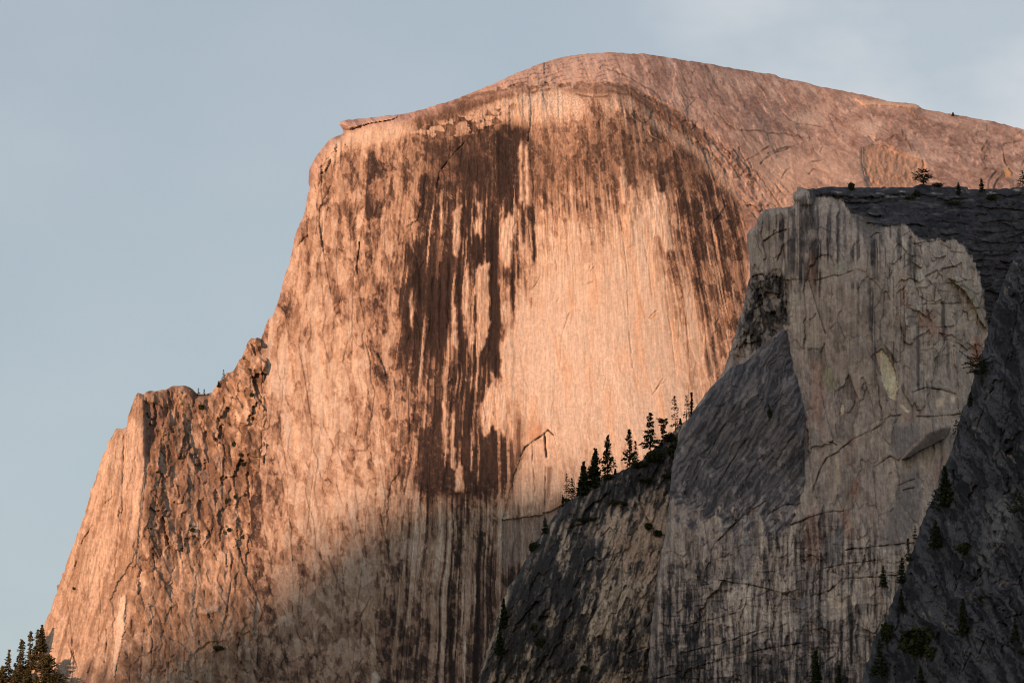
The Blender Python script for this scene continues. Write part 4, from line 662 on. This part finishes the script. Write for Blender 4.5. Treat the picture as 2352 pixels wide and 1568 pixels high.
# ------------------------------------------------------------------ near dark slope on the right
SLOPE_EDGE = [(1930,1720),(1978,1568),(1989,1534),(2000,1493),(2011,1464),(2030,1431),(2046,1388),(2062,1350),(2078,1312),(2093,1270),(2105,1240),(2116,1204),(2138,1154),(2153,1121),(2159,1088),(2177,1055),(2189,1025),(2198,986),(2207,950),(2222,920),(2234,881),(2240,850),(2252,824),(2261,791),(2268,758),(2279,719),(2297,668),(2315,623),(2333,584),(2351,560),(2440,440)]
def build_slope():
    s = Sheet(SLOPE_EDGE + [(2440,1720)], 2.1, 15, 1.5)
    U, V = s.U, s.V; a = U * .42 + V * .9; c = U * .9 - V * .42
    Y = rbf([(2000,1560,20),(2100,1260,30),(2200,980,45),(2260,790,60),(2340,580,85),(2500,400,110),(2150,1500,-60),(2250,1250,-45),(2330,950,-25),(2350,1300,-80),(2350,1600,-150),(2500,900,-60),(2500,1700,-220),(2050,1720,-40)], U, V)
    d = s.edge(SLOPE_EDGE); t = np.clip(1 - d / 20, 0, 1); Y = Y + 18 * (1 - np.sqrt(np.clip(1 - t * t * .86, 0, 1)))
    NEAR = [(2352,1161),(2327,1191),(2310,1229),(2300,1253),(2270,1296),(2238,1342),(2219,1404),(2181,1455),(2143,1493),(2110,1600),(2080,1720),(2520,1720),(2520,1000)]; near = s.area(NEAR, 1, 2, 2)
    b1 = fbm(U / 50, V / 60, 4, 421); b2 = fbm(U / 13, V / 15, 4, 422, .42); brk = .35 + .65 * sst(-.35, .25, gn(U / 17, V / 23, 9)); a = a + 25 * b1; c = c + 16 * b1 + 6 * b2; rs = fbm(c / 11, a / 110, 5, 423, .6); A1, i1, g1 = facets(c / 30 + .2 * b1, a / 100 + .2 * b1, 431, 1.5); A2, i2, g2 = facets(c / 9 + .15 * b2, a / 40 + .15 * b2, 432, 1.6)
    R = 2.2 * b1 + .3 * b2 + .6 * rs + 1.9 * A1 + .9 * A2 + 18 * near * (1 - .4 * near)
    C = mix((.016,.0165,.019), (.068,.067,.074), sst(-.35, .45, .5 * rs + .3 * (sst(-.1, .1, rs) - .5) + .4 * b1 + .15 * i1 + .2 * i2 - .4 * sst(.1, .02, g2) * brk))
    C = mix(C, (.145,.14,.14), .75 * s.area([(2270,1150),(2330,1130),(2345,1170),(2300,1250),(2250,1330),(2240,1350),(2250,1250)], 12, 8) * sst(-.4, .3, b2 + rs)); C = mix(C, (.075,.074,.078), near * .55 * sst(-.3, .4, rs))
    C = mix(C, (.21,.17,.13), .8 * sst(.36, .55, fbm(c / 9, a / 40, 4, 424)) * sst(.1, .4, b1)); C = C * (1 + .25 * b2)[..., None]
    def crack(pts, w, dep):
        nonlocal R
        R = R - dep * CD * brk * s.line(pts, w * CW, 1.3)
    for cc in ([(2327,1191),(2300,1253),(2270,1296),(2238,1342)],[(2352,1410),(2310,1420),(2275,1445),(2262,1470),(2250,1500)],[(2190,1080),(2200,1180),(2185,1300)],[(2240,1200),(2200,1340),(2170,1430)],[(2290,760),(2270,900),(2240,1000)],[(2340,700),(2310,850),(2300,1000)],[(2170,1300),(2160,1340),(2150,1380)],[(2200,1560),(2230,1500)],[(2330,900),(2290,1050)]): crack(cc, 2, 5)
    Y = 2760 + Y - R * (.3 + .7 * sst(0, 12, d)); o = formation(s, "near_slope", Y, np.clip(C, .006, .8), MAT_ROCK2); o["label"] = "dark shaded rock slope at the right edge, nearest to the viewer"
    return s
SLOPE = build_slope(); print("slope", round(time.time() - T0, 1))

# ------------------------------------------------------------------ trees and brush
def tube(pts, rad, n=6):
    pts = np.asarray(pts, float); k = len(pts); co = []; fa = []
    for i in range(k):
        a = np.arange(n) / n * 2 * np.pi
        co.append(np.c_[pts[i, 0] + rad[i] * np.cos(a), pts[i, 1] + rad[i] * np.sin(a), np.full(n, pts[i, 2])])
    co = np.vstack(co)
    for i in range(k - 1):
        for j in range(n): fa.append((i * n + j, i * n + (j + 1) % n, (i + 1) * n + (j + 1) % n, (i + 1) * n + j))
    return co, np.array(fa)
class Bag:
    def __init__(s): s.c = []; s.f = []; s.n = 0
    def add(s, co, fa): s.c.append(np.asarray(co, float)); s.f.append(np.asarray(fa) + s.n); s.n += len(co)
    def out(s): return np.vstack(s.c), np.vstack(s.f)
def limb(bag, a, b, r):
    a = np.asarray(a, float); b = np.asarray(b, float); d = b - a; d /= np.linalg.norm(d) + 1e-9
    x = np.cross(d, (0.3, 0.2, 1.0)); x /= np.linalg.norm(x) + 1e-9; y = np.cross(d, x)
    an = np.array((0, 2.09, 4.19)); ring = np.cos(an)[:, None] * x + np.sin(an)[:, None] * y
    co = np.vstack([a + ring * r, b + ring * r * .35]); bag.add(co, [(0, 1, 4, 3), (1, 2, 5, 4), (2, 0, 3, 5)])
def sprays(bag, P, size, rg, flat=.5):
    """small drooping leaf-sized faces round the points P"""
    n = len(P)
    for k in range(3):
        d = rg.normal(size=(n, 3)); d[:, 2] *= flat; d /= np.linalg.norm(d, axis=1)[:, None]
        e = rg.normal(size=(n, 3)); e[:, 2] *= flat; e -= d * (e * d).sum(1)[:, None]; e /= np.linalg.norm(e, axis=1)[:, None] + 1e-9
        s1 = (size * (.6 + .8 * rg.rand(n)))[:, None]; s2 = s1 * (.35 + .3 * rg.rand(n))[:, None]; c = P + rg.normal(size=(n, 3)) * size * .35
        co = np.stack([c - d * s1, c + e * s2, c + d * s1 * 1.1, c - e * s2], 1).reshape(-1, 3)
        bag.add(co, np.arange(4 * n).reshape(n, 4))
def conifer(kind, base, H, Wd, seed, label, group, lean=0.0):
    """kinds: pine (open layered), fir (dense cone), spar (thin, gappy), column, top (crown only high up), gnarl (wind-bent), broad"""
    rg = np.random.RandomState(seed); t = bpy.data.objects.new({'pine': 'pine_tree', 'fir': 'fir_tree', 'spar': 'pine_tree', 'column': 'fir_tree', 'top': 'pine_tree', 'gnarl': 'juniper_tree', 'broad': 'pine_tree'}[kind], None); link(t)
    t.location = base; t["label"] = label; t["category"] = "tree"; t["group"] = group
    k = 9; zz = np.linspace(-.04, 1, k) * H; bend = np.cumsum(rg.normal(size=(k, 2)) * H * .006, 0); bend[:, 0] += lean * H * np.linspace(0, 1, k) ** 1.6
    r0 = max(.16, H * .014) * (1.5 if kind == 'gnarl' else 1.0)
    tb = Bag(); tb.add(*tube(np.c_[bend, zz], r0 * (1 - .93 * np.linspace(0, 1, k))))
    fb = Bag(); half = Wd / 2
    lo, dens, prof = {'pine': (.14, 1.0, lambda x: (1 - x) ** .75 * (.85 + .15 * np.sin(x * 9))), 'fir': (.03, 1.9, lambda x: (1 - x) ** .8), 'spar': (.16, .62, lambda x: (1 - x) ** .55 * .95), 'column': (.05, 1.5, lambda x: (1 - x) ** .3 * (.7 + .3 * np.sin(x * 14 + 1))),
                      'top': (.52, .9, lambda x: .55 + .9 * np.exp(-((x - .75) / .22) ** 2) - .5 * x), 'gnarl': (.18, 1.3, lambda x: .45 + .75 * np.sin(np.pi * np.clip(x, 0, 1)) ** .8), 'broad': (.22, 1.3, lambda x: np.sqrt(np.clip(1 - (1.6 * x - .55) ** 2, .04, 1)))}[kind]
    nw = int(np.clip(H / 1.15, 9, 26) * (1.25 if kind in ('fir', 'column') else 1)); size = max(.45, H * .034)
    for i in range(nw):
        x = (i + rg.rand() * .7) / nw; z = (lo + (1 - lo) * x) * H; c = np.array([np.interp(z, zz, bend[:, 0]), np.interp(z, zz, bend[:, 1])])
        nb = max(3, int(round((4 + 2 * rg.rand()) * dens ** .6)))
        if kind in ('spar', 'top') and rg.rand() < .22: continue
        a0 = rg.rand() * 6.28
        for b in range(nb):
            if rg.rand() < (.28 if kind in ('spar', 'pine') else .08): continue
            L_ = half * max(.06, float(prof(x))) * (.62 + .5 * rg.rand()); a = a0 + b * 6.283 / nb + rg.normal() * .3
            droop = (-.28 + .75 * x) + rg.normal() * .12
            if kind == 'gnarl': droop = .1 + rg.normal() * .25; L_ *= (.55 + .9 * rg.rand()) * (1.25 if np.cos(a) < 0 else .8)
            tip = np.array([c[0] + np.cos(a) * L_, c[1] + np.sin(a) * L_, z + L_ * droop]); s0 = np.array([c[0], c[1], z])
            limb(tb, s0, tip, max(.05, r0 * .28 * (1 - x) + .04))
            m = max(2, int(L_ / size * 1.5 * dens ** .7)); f = (.30 if kind in ('spar', 'pine', 'top', 'gnarl') else .08) + (1 - .2) * (np.arange(m) + rg.rand(m)) / m
            f = np.clip(f, 0, 1.05); P = s0 + (tip - s0) * f[:, None]; P[:, 2] -= (f * (1 - f)) * L_ * .12
            sprays(fb, P + rg.normal(size=P.shape) * size * .25, size * (.9 if kind != 'spar' else .75), rg)
    P = np.c_[np.interp(np.linspace(.9, 1, 6) * H, zz, bend[:, 0]), np.interp(np.linspace(.9, 1, 6) * H, zz, bend[:, 1]), np.linspace(.9, 1.0, 6) * H]; sprays(fb, P, size * .5, rg, 1.2)
    mesh_obj("trunk", *tb.out(), MAT_BARK, t); mesh_obj("crown", *fb.out(), MAT_NEEDLE_LIT if group == G4 else MAT_NEEDLE, t)
    return t
def shrub(base, Wd, H, seed, label, group):
    rg = np.random.RandomState(seed); t = bpy.data.objects.new("shrub", None); link(t); t.location = base; t["label"] = label; t["category"] = "shrub"; t["group"] = group
    n = int(np.clip(40 * max(Wd, H), 90, 900)); d = rg.normal(size=(n, 3)); d /= np.linalg.norm(d, axis=1)[:, None]; r = (.55 + .5 * rg.rand(n)) * (1 + .35 * np.sin(d[:, 0] * 7 + seed) * np.cos(d[:, 2] * 5 + d[:, 1] * 6))
    P = d * r[:, None] * np.array([Wd / 2, Wd / 2.6, H / 2]) + np.array([0, 0, H * .42]); P[:, 2] = np.maximum(P[:, 2], -.3 * H)
    fb = Bag(); sprays(fb, P, max(.3, min(Wd, H) * .13), rg, .9); tb = Bag()
    for k in range(5): limb(tb, (rg.normal() * Wd * .05, 0, -.4), P[rg.randint(n)] * .8, .1)
    mesh_obj("stems", *tb.out(), MAT_BARK, t); mesh_obj("foliage", *fb.out(), MAT_BRUSH, t)
def stand(s, u, v, off=1.0):
    """foot of a plant on the rock at sheet position (u, v)"""
    return Vector(world(u, v, depth_at(s, u, v) - off))
G1, G2, G3, G4, G5 = "conifers along the shaded ridge crest", "conifers on the dark near slope", "small trees on the side cliff's rim", "conifers at the foot of the shoulder", "small trees on the shoulder skyline"
TREES = [
 (RIDGE,'spar',1302,1149,57,16,G1,"thin open pine standing alone lowest on the ridge crest, left of its twin",0),
 (RIDGE,'pine',1313,1147,47,15,G1,"bushier pine of the lowest pair on the ridge crest, right one",0),
 (RIDGE,'fir',1292,1162,24,8,G1,"tiny fir on the ridge crest just left of the lowest pair of pines",0),
 (RIDGE,'spar',1319,1143,29,4,G1,"bare thin pole-like pine right of the lowest pair on the ridge",0),
 (RIDGE,'fir',1340,1136,72,28,G1,"very dense dark fir, the shorter of the two blackest trees on the ridge",0),
 (RIDGE,'fir',1364,1116,80,34,G1,"dense black fir with a tip leaning right, tallest of the two blackest trees",.07),
 (RIDGE,'pine',1394,1095,88,28,G1,"tall layered pine just right of the two black firs on the ridge",0),
 (RIDGE,'pine',1447,1074,82,25,G1,"evenly tapered conical pine with a smaller one touching its right side",0),
 (RIDGE,'pine',1460,1066,50,15,G1,"small pine touching the right side of the evenly tapered pine",0),
 (RIDGE,'pine',1494,1038,85,35,G1,"broadest layered pine on the upper part of the ridge crest",0),
 (RIDGE,'top',1524,1028,62,19,G1,"crooked small pine with a bare lower trunk, right of the broadest pine",-.03),
 (RIDGE,'spar',1551,990,76,21,G1,"tall thin gappy pine high on the ridge crest",0),
 (RIDGE,'spar',1576,966,54,15,G1,"thin gappy pine near the top end of the ridge, second from its end",0),
 (RIDGE,'column',1588,958,54,8,G1,"narrow column-shaped tree at the very top end of the ridge",0),
 (RIDGE,'fir',1563,974,13,6,G1,"tiny seedling between the two thin pines high on the ridge",0),
 (RIDGE,'fir',1413,1088,11,6,G1,"tiny seedling on the bare crest right of the tall layered pine",0),
 (RIDGE,'fir',1252,1224,36,15,G1,"small dark fir against the shaded foot of the dome, below the lowest pines",0),
 (RIDGE,'fir',1156,1442,62,18,G1,"dark fir low on the ridge's left edge beside the dome's foot",0),
 (RIDGE,'fir',1146,1500,56,20,G1,"dark fir on the ridge's left edge near the bottom of the picture",0),
 (SLOPE,'gnarl',2252,868,58,46,G2,"spreading dark tree highest on the near slope's edge",-.08),
 (SLOPE,'fir',2230,930,34,18,G2,"small dark tree on the slope's edge below the spreading one",0),
 (SLOPE,'pine',2196,1000,42,24,G2,"small open tree on the slope's edge beside the slanting overhang",0),
 (SLOPE,'fir',2172,1158,100,44,G2,"largest dense dark conifer on the near slope's edge",0),
 (SLOPE,'pine',2150,1170,52,38,G2,"open tree with long boughs left of the largest dense conifer",-.05),
 (SLOPE,'pine',2103,1244,44,15,G2,"slim tree on the slope's edge, upper of a row of four",0),
 (SLOPE,'pine',2088,1294,68,17,G2,"tall slim tree on the slope's edge, second of a row of four",0),
 (SLOPE,'fir',2072,1338,66,24,G2,"dense pointed tree on the slope's edge, third of a row of four",0),
 (CLIFF,'fir',2029,1345,54,24,G2,"dark blunt tree left of the row of four, before the ledged wall",0),
 (SLOPE,'fir',2150,1256,70,44,G2,"broad dark tree inside the near slope right of the row of four",0),
 (SLOPE,'fir',2072,1405,62,22,G2,"dark tree on the slope's edge under the row of four",0),
 (SLOPE,'fir',2214,1455,92,34,G2,"dark tall tree in the crease in the middle of the near slope",0),
 (SLOPE,'pine',2022,1556,100,44,G2,"tall dark tree low on the slope's left edge",0),
 (SLOPE,'fir',2116,1580,60,26,G2,"dark tree at the bottom edge right of the brush thicket",0),
 (SLOPE,'pine',2338,1182,66,52,G2,"dark tree with long boughs at the right edge of the picture",0),
 (SLOPE,'fir',2332,1466,56,24,G2,"dark tree low at the right edge on the smooth slab",0),
 (CLIFF,'fir',1877,1600,120,32,G2,"tall dark fir at the bottom edge, left of a shorter one",0),
 (CLIFF,'fir',1929,1606,88,24,G2,"shorter dark fir at the bottom edge, right of a tall one",0),
 (CLIFF,'gnarl',2121,427,40,26,G3,"windswept dark juniper on the side cliff's flat rim",.06),
 (CLIFF,'fir',2202,444,26,14,G3,"small dark tree on the rim right of the windswept juniper",0),
 (CLIFF,'fir',2255,438,30,16,G3,"small pointed tree on the rim below the dome's dark cracks",0),
 (CLIFF,'pine',2349,430,40,28,G3,"dark pine on the rim cut by the picture's right edge",0),
 (DOME,'fir',2189,265,7,8,G3,"lone speck of a tree on the dome's right skyline",0),
 (SHOULDER,'pine',514,876,28,12,G5,"small tree leaning out from the shoulder's steep skyline step",-.05),
 (SHOULDER,'fir',503,889,15,11,G5,"tiny tree just below the leaning one on the shoulder skyline",0),
 (SHOULDER,'pine',456,909,18,10,G5,"left of two tiny trees in the shoulder's skyline notch",0),
 (SHOULDER,'pine',469,909,16,7,G5,"right of two tiny trees in the shoulder's skyline notch",0),
 (SHOULDER,'fir',96,1492,68,18,G4,"tree against the rock, highest of the left foot group",0),
 (SHOULDER,'pine',84,1518,86,21,G4,"second highest tree of the left foot group, against the sky",0),
 (SHOULDER,'pine',70,1544,110,21,G4,"tall slender tree in the middle of the left foot group",0),
 (SHOULDER,'pine',48,1556,104,25,G4,"tall tree with a rounded top left of the slender one",0),
 (SHOULDER,'pine',18,1572,94,22,G4,"separate tree nearest the picture's left edge, top against the sky",0),
 (SHOULDER,'broad',106,1580,90,32,G4,"round-topped pine in front of the sunlit foot of the shoulder",0),
 (SHOULDER,'broad',131,1590,52,34,G4,"low spreading pine right of the round-topped one",0),
 (SHOULDER,'fir',4,1600,84,34,G4,"dense tree in the bottom left corner",0),
 (SHOULDER,'fir',34,1606,86,36,G4,"dense lower tree second from the bottom left corner",0),
 (SHOULDER,'fir',60,1612,90,38,G4,"dense lower tree third from the bottom left corner",0),
 (SHOULDER,'fir',84,1618,78,36,G4,"dense lower tree fourth from the bottom left corner",0)]
for i, (s_, kind, u, v, h_, w_, grp, lab, lean) in enumerate(TREES):
    b = stand(s_, u, v, 3.0 if s_ is not SHOULDER or u > 300 else 6.0 + 10 * (v > 1570)); k = b.y / FPX / math.cos(PITCH)
    fh, fw = (1.08, 1.5) if grp == G1 else (.88, 1.15) if grp == G2 else (.84, 1.75) if grp == G4 else (1, 1.2)
    conifer(kind, b, h_ * k * fh, w_ * k * fw, 100 + i, lab, grp, lean)
SHR = [(RIDGE,1505,1058,42,24,"biggest dark bush under the broadest pine on the ridge"),(RIDGE,1549,1046,32,26,"dark bush beside the grey apron's left edge"),(RIDGE,1537,1012,30,18,"dark bush on the ridge crest below the crooked pine"),(RIDGE,1468,1072,44,13,"low dark brush strip under the conical pine"),(RIDGE,1396,1100,26,13,"dark bush at the foot of the tall layered pine"),(RIDGE,1482,1106,44,10,"dark brush strip on a ledge below the ridge crest"),(RIDGE,1532,1096,30,9,"short brush strip on a ledge near the apron"),(RIDGE,1418,1158,48,9,"long brush strip on the middle ledge of the ridge face"),(RIDGE,1489,1214,16,15,"round bush in the dark gully, upper one"),(RIDGE,1511,1230,18,14,"round bush in the dark gully, lower one"),(RIDGE,1350,1197,60,10,"long brush strip on the ridge's left ledge"),(RIDGE,1225,1264,20,20,"bush on the ridge's left outline below the small fir"),(RIDGE,1244,1482,26,18,"dark bush low on the ridge"),(RIDGE,1227,1446,18,14,"small bush above the low dark one on the ridge"),(RIDGE,1341,1538,15,12,"small round bush near the bottom of the ridge"),(RIDGE,1300,1152,20,9,"brush at the foot of the lowest pair of pines"),
 (SLOPE,2110,1496,78,54,"large dark brush thicket on the near slope"),(SLOPE,2140,1510,26,26,"bush at the right side of the large thicket"),(SLOPE,2254,1380,16,14,"small round bush beside the slab's diagonal edge"),(SLOPE,2216,1270,34,24,"dark brush patch high in the slope's crease"),(SLOPE,2040,1470,28,40,"dark bush on the slope's edge above the tall low tree"),(SLOPE,2345,1500,16,10,"small bush on the smooth slab by the right edge"),
 (CLIFF,2154,428,26,9,"low rounded bush on the rim right of the windswept juniper"),(CLIFF,1955,434,15,16,"bush on the left part of the cliff rim"),(CLIFF,2106,450,16,14,"bush under the windswept juniper"),(CLIFF,2090,458,30,8,"drooping brush below the rim under the juniper"),(CLIFF,2279,458,26,11,"bush below the rim under the small pointed tree"),(CLIFF,2190,470,44,8,"brush strip on the dark band under the rim"),(CLIFF,1768,958,10,22,"small dark bush on the grey apron"),
 (SHOULDER,538,1024,12,11,"round dark bush on the shoulder, largest of the right column"),(SHOULDER,552,1047,9,8,"bush just below right of the largest one on the shoulder"),(SHOULDER,559,1069,11,9,"third bush down the shoulder's right column"),(SHOULDER,540,1144,9,8,"bush on the shoulder above the hollow"),(SHOULDER,578,910,9,9,"bush high on the shoulder near the face"),(SHOULDER,579,863,12,6,"brush on the shoulder's upper ledge"),(SHOULDER,462,938,14,10,"brush in the notch under the two tiny skyline trees"),(SHOULDER,519,1156,6,14,"narrow bush in a crack of the shoulder"),(SHOULDER,347,1216,8,6,"bush beside the foot of the pillar"),(SHOULDER,442,1220,10,9,"bush in the middle of the rugged shoulder"),(SHOULDER,526,1220,9,9,"bush above the arched pale streaks"),(SHOULDER,561,1236,10,9,"bush right of the arched pale streaks"),(SHOULDER,169,1353,6,6,"lone bush on the smooth left slab"),(SHOULDER,501,1492,26,10,"brush strip low on the shoulder at the shadow's edge"),(SHOULDER,437,1208,7,5,"tiny bush above the middle one on the shoulder")]
for i, (s_, u, v, w_, h_, lab) in enumerate(SHR):
    b = stand(s_, u, v, 1.5); k = b.y / FPX / math.cos(PITCH); shrub(b, w_ * k, h_ * k, 700 + i, lab, "brush on the rock ledges")

print("tris", sum(len(m.polygons) * 2 for m in bpy.data.meshes)); print("script", round(time.time() - T0, 1))
